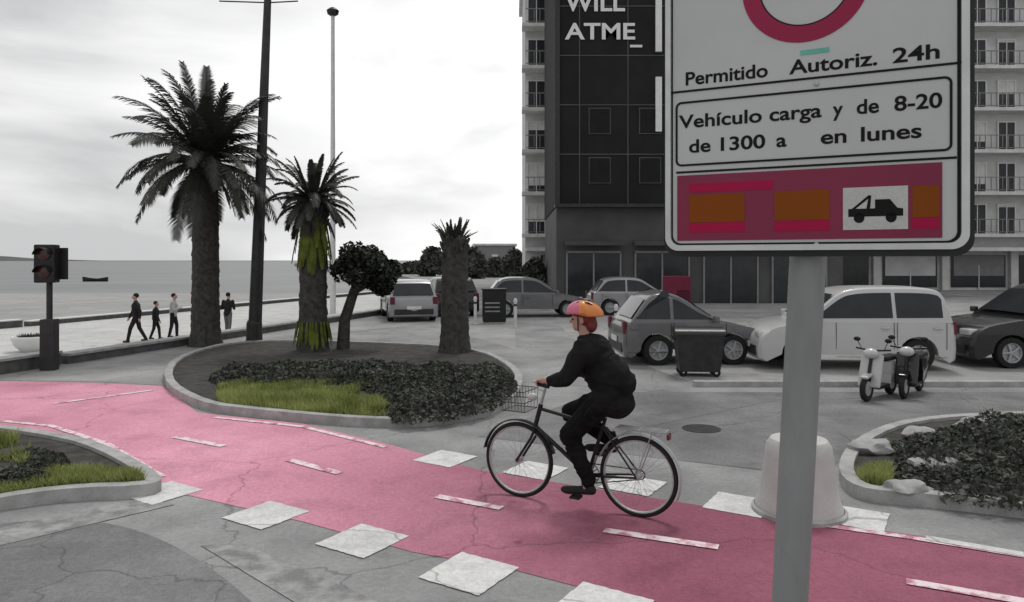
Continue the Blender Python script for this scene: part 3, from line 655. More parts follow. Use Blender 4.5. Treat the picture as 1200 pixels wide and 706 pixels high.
def ped_signal():
    b = P(58, 434); r = empty('pedestrian_signal', b, R(8), 'dark pedestrian signal on a post at the far left, by the parapet', 'traffic light')
    MB().tube([(0, 0, 0), (0, 0, 2.42)], .055, 14).build('post', M['darkmetal'], r, True)
    MB().box((0, 0, .5), (.27, .22, 1.0), bev=.02).build('base_cabinet', M['darkmetal'], r)
    MB().box((0, -.1, 2.08), (.38, .24, .74), bev=.03).build('housing', M['black'], r)
    for z in (2.26, 1.92):
        MB().lathe([(.115, 0), (.115, .02), (.001, .03)], (0, -.225, z), 20, Matrix.Rotation(R(90), 3, 'X')).build('lens', M['lamp_glass'], r, True)
        v = MB(); n = 14; vs = []
        for k in range(n + 1):
            a = PI * k / n; vs += [(.14 * math.cos(a), -.22, z + .14 * math.sin(a)), (.14 * math.cos(a), -.38, z + .13 * math.sin(a) - .01)]
        v.add(vs, [(2 * k, 2 * k + 1, 2 * k + 3, 2 * k + 2) for k in range(n)]); v.build('visor', M['black'], r)
    MB().box((.02, .02, 2.08), (.62, .02, .62), bev=.005).build('backboard', M['black'], r)
ped_signal()

# big traffic sign on its pole
TH = 26.7; ct, st = math.cos(R(TH)), math.sin(R(TH)); SX, SY = .473, 2.21
def S(px, py):
    t = (px - 600) / F; u = (SY * t - SX) / (ct + st * t); Y = SY - u * st; return u, CH + (HZ - py) * Y / F
def U(px): return S(px, 300)[0]
def street_sign():
    r = empty('street_sign', (.862, 2.115, 0), R(-TH), 'large grey regulation sign with red ring and lettering on a round grey pole', 'sign')
    inv = Matrix.Rotation(R(TH), 3, 'Z')
    def W(u, off, z):  # sign plane coordinate (u right, off towards viewer)
        p = Vector((SX + u * ct - off * st, SY - u * st - off * ct, z)) - Vector((.862, 2.115, 0)); return inv @ p
    def rr(u0, u1, z0, z1, rad, n=8):
        pts = []
        for cx, cz, a0 in ((u1 - rad, z1 - rad, 0), (u0 + rad, z1 - rad, 90), (u0 + rad, z0 + rad, 180), (u1 - rad, z0 + rad, 270)):
            for k in range(n + 1): a = R(a0 + 90 * k / n); pts.append((cx + rad * math.cos(a), cz + rad * math.sin(a)))
        return pts
    def plate(name, poly, o0, o1, m, par=r, smooth=False):
        n = len(poly); mb = MB(); mb.add([W(u, o1, z) for u, z in poly] + [W(u, o0, z) for u, z in poly], [tuple(range(n)), tuple(range(n, 2 * n))[::-1]] + [(i, (i + 1) % n, n + (i + 1) % n, n + i) for i in range(n)])
        return mb.build(name, m, par)
    def ring(name, po, pi_, o0, o1, m, par=r):
        n = len(po); mb = MB(); vs = [W(u, o1, z) for u, z in po] + [W(u, o1, z) for u, z in pi_] + [W(u, o0, z) for u, z in po] + [W(u, o0, z) for u, z in pi_]; fs = []
        for i in range(n):
            j = (i + 1) % n; fs += [(i, j, n + j, n + i), (i, 2 * n + i, 2 * n + j, j), (n + i, n + j, 3 * n + j, 3 * n + i), (2 * n + i, 3 * n + i, 3 * n + j, 2 * n + j)]
        mb.add(vs, fs); return mb.build(name, m, par)
    zt, zb = 3.26, 2.178; u0, u1 = U(781), U(1136)
    plate('backing', rr(u0 - .008, u1 + .012, zb - .018, zt + .01, .045), -.035, -.004, M['black'])
    face = plate('face', rr(u0 + .004, u1 - .004, zb + .004, zt - .004, .038), -.003, .004, M['signface'])
    ring('frame', rr(u0, u1, zb, zt, .04), rr(u0 + .016, u1 - .018, zb + .016, zt - .016, .028), -.003, .014, M['signframe'])
    ring('inner_line', rr(u0 + .017, u1 - .019, zb + .017, zt - .017, .027), rr(u0 + .021, u1 - .027, zb + .022, zt - .021, .025), .004, .0055, M['signline'])
    uc, zc = S(943, -20); n = 64; ro, ri = .168, .122
    c1 = [(uc + ro * math.cos(2 * PI * k / n), zc + ro * math.sin(2 * PI * k / n)) for k in range(n)]; c2 = [(uc + ri * math.cos(2 * PI * k / n), zc + ri * math.sin(2 * PI * k / n)) for k in range(n)]
    c0 = [(uc + (ro + .005) * math.cos(2 * PI * k / n), zc + (ro + .005) * math.sin(2 * PI * k / n)) for k in range(n)]
    ci = [(uc + (ri - .004) * math.cos(2 * PI * k / n), zc + (ri - .004) * math.sin(2 * PI * k / n)) for k in range(n)]
    ring('prohibition_ring', c1, c2, .004, .0058, M['ringred']); ring('ring_outline', c2, ci, .004, .0056, M['signline'])
    def rect(name, a, b, z0, z1, off, m, par=r): return plate(name, [(a, z0), (b, z0), (b, z1), (a, z1)], .004, off, m, par)
    L0, L1 = U(793), U(1121)
    def outline(zlo, zhi, a, b, rad=.018, wd=.006): ring('panel_outline', rr(a, b, zlo, zhi, rad), rr(a + wd, b - wd, zlo + wd, zhi - wd, rad - wd), .004, .0062, M['signline'])
    outline(2.654, 3.2, L0 - .03, U(1117) + .03); outline(2.432, 2.626, L0 - .002, U(1116))
    rect('panel_divider', L0, L1, 2.411, 2.417, .006, M['signline'])
    band = rect('tow_band', L0 + .003, U(1104), 2.208, 2.404, .006, M['signred'])
    for a, b in ((808, 906),): rect('tow_band_stripe', U(a), U(b), 2.352, 2.378, .0070, M['signbright'], band)
    for a, b in ((808, 873), (908, 972), (1069, 1101)):
        rect('tow_band_patch', U(a), U(b), 2.262, 2.345, .0072, M['signorange'], band); rect('tow_band_stripe', U(a), U(b), 2.232, 2.261, .0070, M['signbright'], band)
    rect('pictogram_ground', U(988), U(1064), 2.232, 2.347, .0076, M['whitecon'], band)
    # tow truck pictogram
    pa, pb = U(990), U(1062); wd = pb - pa
    pk = MB()
    def pp(poly):
        k = len(poly); pk.add([W(pa + x * wd, .0082, 2.235 + z * .108) for x, z in poly], [tuple(range(k))])
    pp([(.06, .36), (.06, .5), (.5, .5), (.5, .72), (.74, .72), (.86, .5), (.95, .48), (.95, .3), (.06, .3)])
    pp([(.12, .5), (.18, .5), (.44, .8), (.40, .84)]); pp([(.36, .5), (.42, .5), (.44, .82), (.40, .82)])
    for cx in (.24, .76): pp([(cx + .09 * math.cos(2 * PI * k / 16), .27 + .13 * math.sin(2 * PI * k / 16)) for k in range(16)])
    pk.build('tow_truck_pictogram', M['signtext'], band)
    def write(s, pxa, pxb, zb_, cap, bold=False, m=M['signtext']):
        vs, fs, a, b = text_mesh(s, True); ua, ub = U(pxa), U(pxb); sc = (ub - ua) / (b - a); sz = cap / .69; mb = MB()
        mb.add([W(ua + (v.x - a) * sc, .0052, zb_ + v.y * sz) for v in vs], fs); mb.build('lettering', m, r)
    for wd_, a_, b_, z_ in (('Permitido', 804, 900, 2.675), ('Autoriz.', 925, 1028, 2.675), ('24h', 1046, 1101, 2.675), ('Vehículo', 796, 893, 2.547), ('carga', 902, 963, 2.547), ('y', 976, 988, 2.547), ('de', 1004, 1030, 2.547), ('8-20', 1048, 1104, 2.547),
                           ('de', 808, 833, 2.472), ('1300', 845, 897, 2.472), ('a', 910, 922, 2.472), ('en', 962, 992, 2.472), ('lunes', 1009, 1080, 2.472)):
        write(wd_, a_, b_, z_, .038)
    for px_, zz in ((957, 2.193), (957, 2.64)):
        u_ = U(px_); c_ = W(u_, .006, zz); bo = MB(); bo.ell(c_, (.007, .004, .007), n=12, m=8); bo.build('bolt', M['steel'], r, True)
    rect('green_mark', U(938), U(972), 2.724, 2.738, .0052, mat('sign_green', (.14, .42, .33), .6), r)
    # pole and clamps
    pl = MB(); pl.tube([inv @ Vector((-.113, 0, 0)), inv @ Vector((.0, 0, 2.15)), inv @ Vector((.058, 0, 3.25))], .050, 32); pl.build('pole', M['polegrey'], r, True)
    MB().lathe([(.051, 0), (.045, .02), (.01, .03)], inv @ Vector((.058, 0, 3.25)), 24).build('pole_cap', M['black'], r, True)
    for z in (2.35, 3.05):
        c = inv @ Vector((.0 + .053 * (z - 2.15), 0, z)); cb = MB(); cb.torus(.054, .008, c, n=28, m=6); cb.box(c + Vector((0, -.052, 0)), (.22, .02, .035)); cb.build('clamp', M['steel'], r)
street_sign()

# conical white concrete bollard behind the pole
b = P(936, 600); r = empty('concrete_bollard', b, 0, 'squat white flared concrete bollard half hidden behind the sign pole', 'bollard')
MB().lathe([(.36, 0), (.355, .06), (.33, .12), (.30, .3), (.275, .5), (.262, .58), (.23, .625), (.12, .645), (.001, .65)], (0, 0, 0), 40).build('body', M['whitecon'], r, True)
MB().lathe([(.385, 0), (.385, .035), (.362, .05)], (0, 0, 0), 40, cap=False).build('foot_ring', M['kerb'], r, True)

# vents cabinet, red board, container
b = P(579, 379); r = empty('utility_cabinet', b, R(6), 'dark louvred cabinet standing on the pavement left of the cyclist', 'cabinet')
MB().box((0, 0, .6), (.78, .5, 1.08), bev=.02).build('housing', M['black'], r); MB().box((0, 0, .03), (.7, .44, .1)).build('plinth', M['kerb'], r); MB().box((0, 0, 1.16), (.84, .56, .05), bev=.01).build('lid', M['darkmetal'], r)
mb = MB()
for k in range(3): mb.box((-.08, -.27, .42 + k * .14), (.5, .03, .035), Matrix.Rotation(R(30), 3, 'X'))
mb.build('louvres', M['steel'], r)
for i, (px, py) in enumerate([(557, 380), (604, 384), (765, 392), (722, 396)]):
    b = P(px, py); r = empty('bollard', b, 0, ['slim pale bollard immediately left of the dark cabinet', 'slim pale bollard right of the dark cabinet', 'slim pale bollard before the grey hatchback',
                                             'slim pale bollard just behind the cyclist\'s back'][i], 'bollard', 'slim pale bollards along the pavement')
    MB().lathe([(.06, 0), (.06, .02), (.05, .03), (.05, .80), (.062, .81), (.062, .86), (.05, .9), (.03, .93), (.001, .935)], (0, 0, 0), 18).build('post', M['palemetal'], r, True); MB().lathe([(.053, .68), (.053, .75)], (0, 0, 0), 18, cap=False).build('band', M['darkmetal'], r, True)
c = Q(793, 340, 22); r = empty('notice_board', (c.x, 22, 0), R(-4), 'small red board on a single post beyond the grey hatchback', 'sign')
MB().box((0, 0, c.z), (.84, .05, .84), bev=.02).build('panel', M['redpaint'], r); MB().tube([(0, .05, 0), (0, .05, c.z + .3)], .03, 10).build('post', M['darkmetal'], r, True); MB().box((.2, -.03, c.z - .2), (.38, .02, .38)).build('notice', mat('maroon_notice', (.07, .003, .018), .6), r)
b = P(818, 440); r = empty('waste_container', b, R(-6), 'dark wheeled waste container in front of the grey hatchback', 'bin')
mb = MB(); mb.add([(-.36, -.26, .1), (.36, -.26, .1), (.36, .26, .1), (-.36, .26, .1), (-.43, -.33, .78), (.43, -.33, .78), (.43, .33, .78), (-.43, .33, .78)], [(0, 1, 2, 3), (4, 5, 6, 7), (0, 1, 5, 4), (1, 2, 6, 5), (2, 3, 7, 6), (3, 0, 4, 7)]); mb.build('bin_body', M['darkmetal'], r)
mb = MB(); n = 8; vs = []
for k in range(n + 1):
    a = PI * k / n; vs += [(-.45, -.35 * math.cos(a), .78 + .13 * math.sin(a)), (.45, -.35 * math.cos(a), .78 + .13 * math.sin(a))]
mb.add(vs, [(2 * k, 2 * k + 1, 2 * k + 3, 2 * k + 2) for k in range(n)] + [tuple(range(0, 2 * n + 2, 2)), tuple(range(1, 2 * n + 3, 2))]); mb.build('lid', M['black'], r, True)
for sx in (-1, 1):
    for sy in (-1, 1): MB().torus(.055, .025, (sx * .3, sy * .2, .08), Matrix.Rotation(R(90), 3, 'X'), 16, 6).build('wheel', M['rubber'], r)
    MB().tube([(sx * .43, -.2, .7), (sx * .49, -.2, .7), (sx * .49, .2, .7), (sx * .43, .2, .7)], .015, 8).build('handle', M['rubber'], r)

# pale rounded stone and a rowing boat off the beach
b = P(38, 412, -.8); r = empty('planter_bowl', b, 0, 'round white planter bowl on the promenade left of the pedestrian signal', 'planter')
MB().lathe([(.3, 0), (.5, .2), (.6, .45), (.58, .5), (.5, .5), (.45, .42), (.001, .42)], (0, 0, 0), 30).build('bowl', M['white'], r, True)
mbp = MB(); rnd = random.Random(3)
for i in range(500):
    a = rnd.uniform(0, 2 * PI); q = .45 * rnd.random() ** .5; p = Vector((math.cos(a) * q, math.sin(a) * q, .42)); d = Vector((rnd.gauss(0, .4), rnd.gauss(0, .4), 1)).normalized(); s_ = Vector((math.cos(a), -math.sin(a), 0)); mbp.add([p - s_ * .015, p + s_ * .015, p + d * rnd.uniform(.1, .2)], [(0, 1, 2)])
mbp.build('plants', M['shrub'], r)
c = Vector(((112 - 600) / F * 141, 141, -2.0)); r = empty('rowing_boat', c, 0, 'small dark boat lying on the water off the beach', 'boat')
mb = MB(); prof = []; N = 14
for i in range(N + 1):
    t = i / N; x = -2.4 + 4.8 * t; wy = .85 * math.sin(PI * (t * .86 + .1)) ** .8; zt = .55 + .35 * (2 * t - 1) ** 2
    prof.append([(x, -wy, zt), (x, -wy * .75, .15), (x, 0, -.1), (x, wy * .75, .15), (x, wy, zt)])
vs = [v for p in prof for v in p]; fs = [(i * 5 + k, i * 5 + k + 1, (i + 1) * 5 + k + 1, (i + 1) * 5 + k) for i in range(N) for k in range(4)]; fs += [(0, 1, 2, 3, 4), tuple(N * 5 + k for k in range(5))]
mb.add(vs, fs); mb.build('hull', M['darkmetal'], r, True)
for x in (-.9, .7): MB().box((x, 0, .4), (.25, 1.4, .05)).build('thwart', M['rail'], r)

# ------------------------------------------------------------------ vehicles
def wheel_parts(r, x, y, z, rad, w_=.2):
    sg = 1 if y > 0 else -1; Mx = Matrix.Rotation(R(90) * -sg, 3, 'X')
    wh = empty('wheel', (x, y, z)); wh.parent = r
    t = MB(); t.lathe([(rad * .64, -w_ / 2), (rad * .95, -w_ / 2), (rad, -w_ * .3), (rad, w_ * .3), (rad * .95, w_ / 2), (rad * .64, w_ / 2)], (0, 0, 0), 32, Mx, cap=False); t.build('tyre', M['rubber'], wh, True)
    m = MB(); m.lathe([(rad * .66, w_ * .1), (rad * .66, w_ * .42), (rad * .58, w_ * .40), (rad * .55, w_ * .15), (.001, w_ * .15)], (0, 0, 0), 30, Mx, cap=False)
    for k in range(5):
        a = 2 * PI * k / 5; m.box(Mx @ Vector((math.cos(a) * rad * .33, math.sin(a) * rad * .33, w_ * .3)), (rad * .56, rad * .13, .03), Mx @ Matrix.Rotation(a, 3, 'Z'))
    m.lathe([(rad * .14, w_ * .2), (rad * .13, w_ * .38), (.001, w_ * .4)], (0, 0, 0), 14, Mx, cap=False); m.build('rim', M['steel'], wh)
def car(name, loc, rz, Ln, H, W_, paint, label, van=False):
    r = empty(name, loc, rz, label, 'van' if van else 'car', 'vehicles parked along the street'); hw = W_ / 2; belt = H * .60; gb = .17
    rad = .31; xf, xr = Ln * .5 - .82, -Ln * .5 + .72
    # lower body side profile, x forward
    a, b = -Ln / 2, Ln / 2
    if van: top = [(a, .42), (a + .02, belt * .9), (a + .05, belt), (b - 1.05, belt), (b - .35, belt * .88), (b - .04, belt * .70), (b, .42)]; cab = [(a + .06, belt), (a + .2, H - .08), (a + .5, H), (b - 2.05, H), (b - 1.6, H - .08), (b - .9, belt)]
    else: top = [(a, .42), (a + .02, belt * .84), (a + .1, belt), (b - 1.25, belt), (b - .4, belt * .86), (b - .05, belt * .68), (b, .42)]; cab = [(a + .14, belt), (a + .55, H - .07), (a + .95, H), (b - 2.25, H), (b - 1.9, H - .07), (b - 1.1, belt)]
    def arch(xc, rr, n=10): return [(xc + rr * math.cos(PI * k / n), rad + rr * math.sin(PI * k / n)) for k in range(n + 1)]
    bot = [(b - .02, gb + .05)] + [(b - .1, gb)] + arch(xf, rad + .06) + arch(xr, rad + .06) + [(a + .1, gb), (a + .02, gb + .05)]
    bot = [p if p[1] >= gb else (p[0], gb) for p in bot]
    for _ in range(2): top = [top[0]] + [q_ for i in range(1, len(top) - 1) for q_ in ((top[i][0] * .78 + top[i - 1][0] * .22, top[i][1] * .78 + top[i - 1][1] * .22), (top[i][0] * .78 + top[i + 1][0] * .22, top[i][1] * .78 + top[i + 1][1] * .22))] + [top[-1]]
    prof = top + bot; m = len(prof); mb = MB(); vs = []
    ys = [(-1, .93), (-.97, .985), (-.9, 1)]
    # loft across width with a soft tumble at the ends
    rows = [(-hw, .965), (-hw * .93, 1.0), (0, 1.012), (hw * .93, 1.0), (hw, .965)]
    for y, s in rows:
        for x, z in prof:
            zz = z if z < .45 else .45 + (z - .45) * s; vs.append((x * (s if abs(x) > Ln * .45 else 1), y * (1 if z < belt * .95 else .97), zz))
    fs = [(i * m + k, i * m + (k + 1) % m, (i + 1) * m + (k + 1) % m, (i + 1) * m + k) for i in range(4) for k in range(m)]
    mb.add(vs, fs + [tuple(range(m)), tuple(range(4 * m, 5 * m))]); mb.build('body', paint, r, True)
    wt = hw * .79; xa, xb = cab[2][0] - .12, cab[3][0] + .12
    def yat(z): t = (z - belt) / (H - belt); return (hw - .03) * (1 - t) + wt * t
    def chk(pts, it):
        for _ in range(it):
            q = [pts[0]]
            for i in range(len(pts) - 1):
                (x0, z0), (x1, z1) = pts[i], pts[i + 1]
                if i > 0: q.append((x0 * .8 + x1 * .2, z0 * .8 + z1 * .2))
                if i < len(pts) - 2: q.append((x0 * .2 + x1 * .8, z0 * .2 + z1 * .8))
            pts = q + [pts[-1]]
        return pts
    cs = chk([(cab[0][0], belt - .04)] + cab[1:5] + [(cab[5][0], belt - .04)], 3); k = len(cs); q = MB(); vs = []
    for f_, kz in ((-1, .925), (-.975, .965), (-.9, .99), (-.5, 1.008), (0, 1.015), (.5, 1.008), (.9, .99), (.975, .965), (1, .925)):
        for x, z in cs:
            zz = belt + (z - belt) * kz if z > belt else z; vs.append((x * (.99 if abs(f_) == 1 else 1), f_ * yat(zz), zz))
    q.add(vs, [tuple(range(k)), tuple(range(8 * k, 9 * k))] + [(a_ * k + i, a_ * k + (i + 1) % k, (a_ + 1) * k + (i + 1) % k, (a_ + 1) * k + i) for a_ in range(8) for i in range(k)]); q.build('roof', paint, r, True)
    side = [(x, belt + (z - belt) * .925 if z > belt else belt + .0) for x, z in cs]; win = inset(side, .062); win = [(p[0], p[1]) for p in win]
    def clip(poly, f):
        o_ = []
        for i in range(len(poly)):
            a_, b2 = poly[i - 1], poly[i]; fa, fb = f(a_), f(b2)
            if (fa >= 0) != (fb >= 0): t = fa / (fa - fb); o_.append((a_[0] + (b2[0] - a_[0]) * t, a_[1] + (b2[1] - a_[1]) * t))
            if fb >= 0: o_.append(b2)
        return o_
    dx = xa + .12 + (xb - xa) * .45; cuts = [dx - .035, dx + .035]
    panes = [clip(win, lambda p: dx - .035 - p[0]), clip(win, lambda p: p[0] - dx - .035)]
    if van: p0 = panes[0]; xm = dx - .95; panes = [clip(p0, lambda p: xm - .05 - p[0]), clip(p0, lambda p: p[0] - xm - .05), panes[1]]
    for s_ in (-1, 1):
        for pn in panes:
            if len(pn) < 3: continue
            n_ = len(pn); g = MB(); g.add([(x, s_ * (yat(z) + .005), z) for x, z in pn] + [(x, s_ * (yat(z) - .01), z) for x, z in pn], [tuple(range(n_)), tuple(range(n_, 2 * n_))] + [(i, (i + 1) % n_, n_ + (i + 1) % n_, n_ + i) for i in range(n_)]); g.build('side_window', M['glass'], r)
    for (x0, z0), (x1, z1), sg in ((cab[5], cab[4], 1), (cab[0], cab[1], -1)):
        d_ = Vector((x1 - x0, 0, z1 - z0)); nrm = Vector((d_.z, 0, -d_.x)).normalized() * sg
        if nrm.z < 0: nrm = -nrm
        g = MB(); vs = []
        for t in (.10, .5, .86):
            for f_ in (-.88, -.5, 0, .5, .88): c_ = Vector((x0, 0, z0)) + d_ * t; vs.append(c_ + Vector((0, f_ * yat(c_.z), (1 - f_ * f_) * .012)) + nrm * .012)
        g.add(vs, [(a_ * 5 + i, a_ * 5 + i + 1, (a_ + 1) * 5 + i + 1, (a_ + 1) * 5 + i) for a_ in range(2) for i in range(4)]); g.build('windscreen' if sg > 0 else 'rear_window', M['glass'], r, True)
    for s in (-1, 1):
        for x0, x1 in ((dx + .03, dx + 1.12), (dx - .95, dx - .03)):
            d = MB(); t = .008
            for xx in (x0, x1): d.box((xx, s * (hw + .001), (gb + .22 + belt) / 2), (t, .006, belt - gb - .28))
            d.box(((x0 + x1) / 2, s * (hw + .001), gb + .1), (x1 - x0, .006, t)); dd = d.build('door', M['black'], r)
            MB().box((x0 + .16, s * (hw + .012), belt - .14), (.16, .03, .03), bev=.008).build('handle', paint, dd)
        mr = MB(); mr.box((cab[5][0] - .12, s * (hw + .1), belt + .05), (.1, .18, .13), bev=.03); mr.build('side_mirror', paint, r)
        MB().box((b - .13, s * (hw - .26), belt * .70), (.22, .34, .13), bev=.04).build('headlight', M['head'], r)
        MB().box((a + .035, s * (hw - .11), belt * .86), (.08, .17, .26), bev=.02).build('tail_light', M['tail'], r)
        for x in (xf, xr): wheel_parts(r, x, s * (hw - .1), rad, rad)
    MB().box((b - .01, 0, .36), (.06, W_ * .8, .2), bev=.03).build('bumper', M['darkmetal'], r); MB().box((a + .01, 0, .36), (.06, W_ * .8, .2), bev=.03).build('bumper', M['darkmetal'], r)
    MB().box((b + .025, 0, .45), (.015, .5, .11)).build('number_plate', M['white'], r); MB().box((a - .025, 0, .5), (.015, .5, .11)).build('number_plate', M['white'], r)
    return r
pw = mat('white_car_paint', (.50, .50, .50), .3, .03, 2, coat=.5); pg = mat('grey_car_paint', (.14, .14, .145), .3, .05, 2, coat=.5); pk = mat('black_car_paint', (.012, .012, .013), .25, .05, 2, coat=.5); ps = mat('silver_car_paint', (.30, .30, .31), .3, .05, 2, metal=.3, coat=.5)
car('parked_van', (6.75, 14.9, 0), R(176), 3.75, 1.62, 1.68, pw, 'white compact van with dark side windows, parked right of the sign pole', True)
car('parked_car', (3.75, 15.6, 0), R(4), 3.1, 1.50, 1.62, pg, 'grey hatchback parked behind the dark waste container')
car('parked_car', (11.3, 15.2, 0), R(178), 4.4, 1.68, 1.85, pk, 'black car cut by the right edge of the picture')
car('parked_car', (-3.9, 27, 0), R(105), 4.0, 1.45, 1.7, ps, 'silver car parked beneath the round-headed tree')
car('parked_car', (-2.6, 29.5, 0), R(105), 4.1, 1.48, 1.72, pk, 'black car parked just left of the stumpy palm trunk, beside the silver one')
car('parked_car', (.9, 28, 0), R(5), 3.9, 1.5, 1.7, pg, 'dark grey car parked behind the cyclist\'s handlebars')
car('parked_car', (5.0, 29, 0), R(2), 3.9, 1.48, 1.7, ps, 'silver car parked before the dark building, right of the cyclist\'s helmet')

def scooter(loc, rz, label, paint):
    r = empty('motor_scooter', loc, rz, label, 'motor scooter', 'motor scooters parked in front of the van'); s = .78
    for x in (.62, -.55):
        w_ = MB(); w_.torus(.20 * s, .055 * s, (x * s, 0, .25 * s), Matrix.Rotation(R(90), 3, 'X'), 28, 8); t = w_.build('wheel', M['rubber'], r, True)
        m = MB(); m.lathe([(.14 * s, -.03), (.14 * s, .03), (.03, .035)], (x * s, 0, .25 * s), 20, Matrix.Rotation(R(90), 3, 'X')); m.build('rim', M['steel'], t)
    b = MB(); b.add([Vector(v) * s for v in [(-.78, -.13, .55), (-.78, .13, .55), (-.15, -.17, .45), (-.15, .17, .45), (-.15, -.16, .22), (-.15, .16, .22), (-.5, -.16, .32), (-.5, .16, .32), (-.8, -.1, .68), (-.8, .1, .68), (-.1, -.15, .72), (-.1, .15, .72)]],
          [(8, 9, 11, 10), (8, 10, 2, 0), (9, 1, 3, 11), (0, 2, 4, 6), (1, 7, 5, 3), (10, 11, 3, 2), (2, 3, 5, 4), (0, 6, 7, 1), (8, 0, 1, 9), (6, 4, 5, 7)]); b.build('rear_body', paint, r)
    MB().box((.1 * s, 0, .25 * s), (.55 * s, .3 * s, .07 * s), bev=.015).build('footboard', M['black'], r)
    sh = MB(); sh.box((.42 * s, 0, .58 * s), (.09 * s, .42 * s, .66 * s), Matrix.Rotation(R(-18), 3, 'Y'), bev=.03); sh.build('leg_shield', paint, r)
    MB().box((-.42 * s, 0, .77 * s), (.7 * s, .27 * s, .1 * s), bev=.035).build('seat', M['rubber'], r)
    MB().box((.62 * s, 0, .5 * s), (.3 * s, .15 * s, .05 * s), Matrix.Rotation(R(10), 3, 'Y'), bev=.015).build('mudguard', paint, r)
    h = MB(); h.tube([(.62 * s, 0, .25 * s), (.36 * s, 0, .95 * s)], .025, 10); h.tube([(.30 * s, -.33 * s, 1.0 * s), (.36 * s, 0, .97 * s), (.30 * s, .33 * s, 1.0 * s)], .016, 8); h.build('handlebar', M['black'], r, True)
    MB().ell((.42 * s, 0, .92 * s), (.09, .11, .08)).build('headlight', M['head'], r, True)
    for y in (-.22, .22):
        q = MB(); q.tube([(.32 * s, y * s, 1.0 * s), (.34 * s, y * 1.3 * s, 1.15 * s)], .006, 6); q.ell((.34 * s, y * 1.35 * s, 1.18 * s), (.012, .055, .035)); q.build('mirror', M['black'], r, True)
    MB().box((-.83 * s, 0, .62 * s), (.04, .12, .06), bev=.01).build('tail_light', M['tail'], r)
scooter((5.75, 11.35, .0), R(222), 'white motor scooter standing in front of the white van, nearer the sign pole', pw)
scooter((6.4, 11.6, .0), R(228), 'dark motor scooter standing right of the white one', pk)

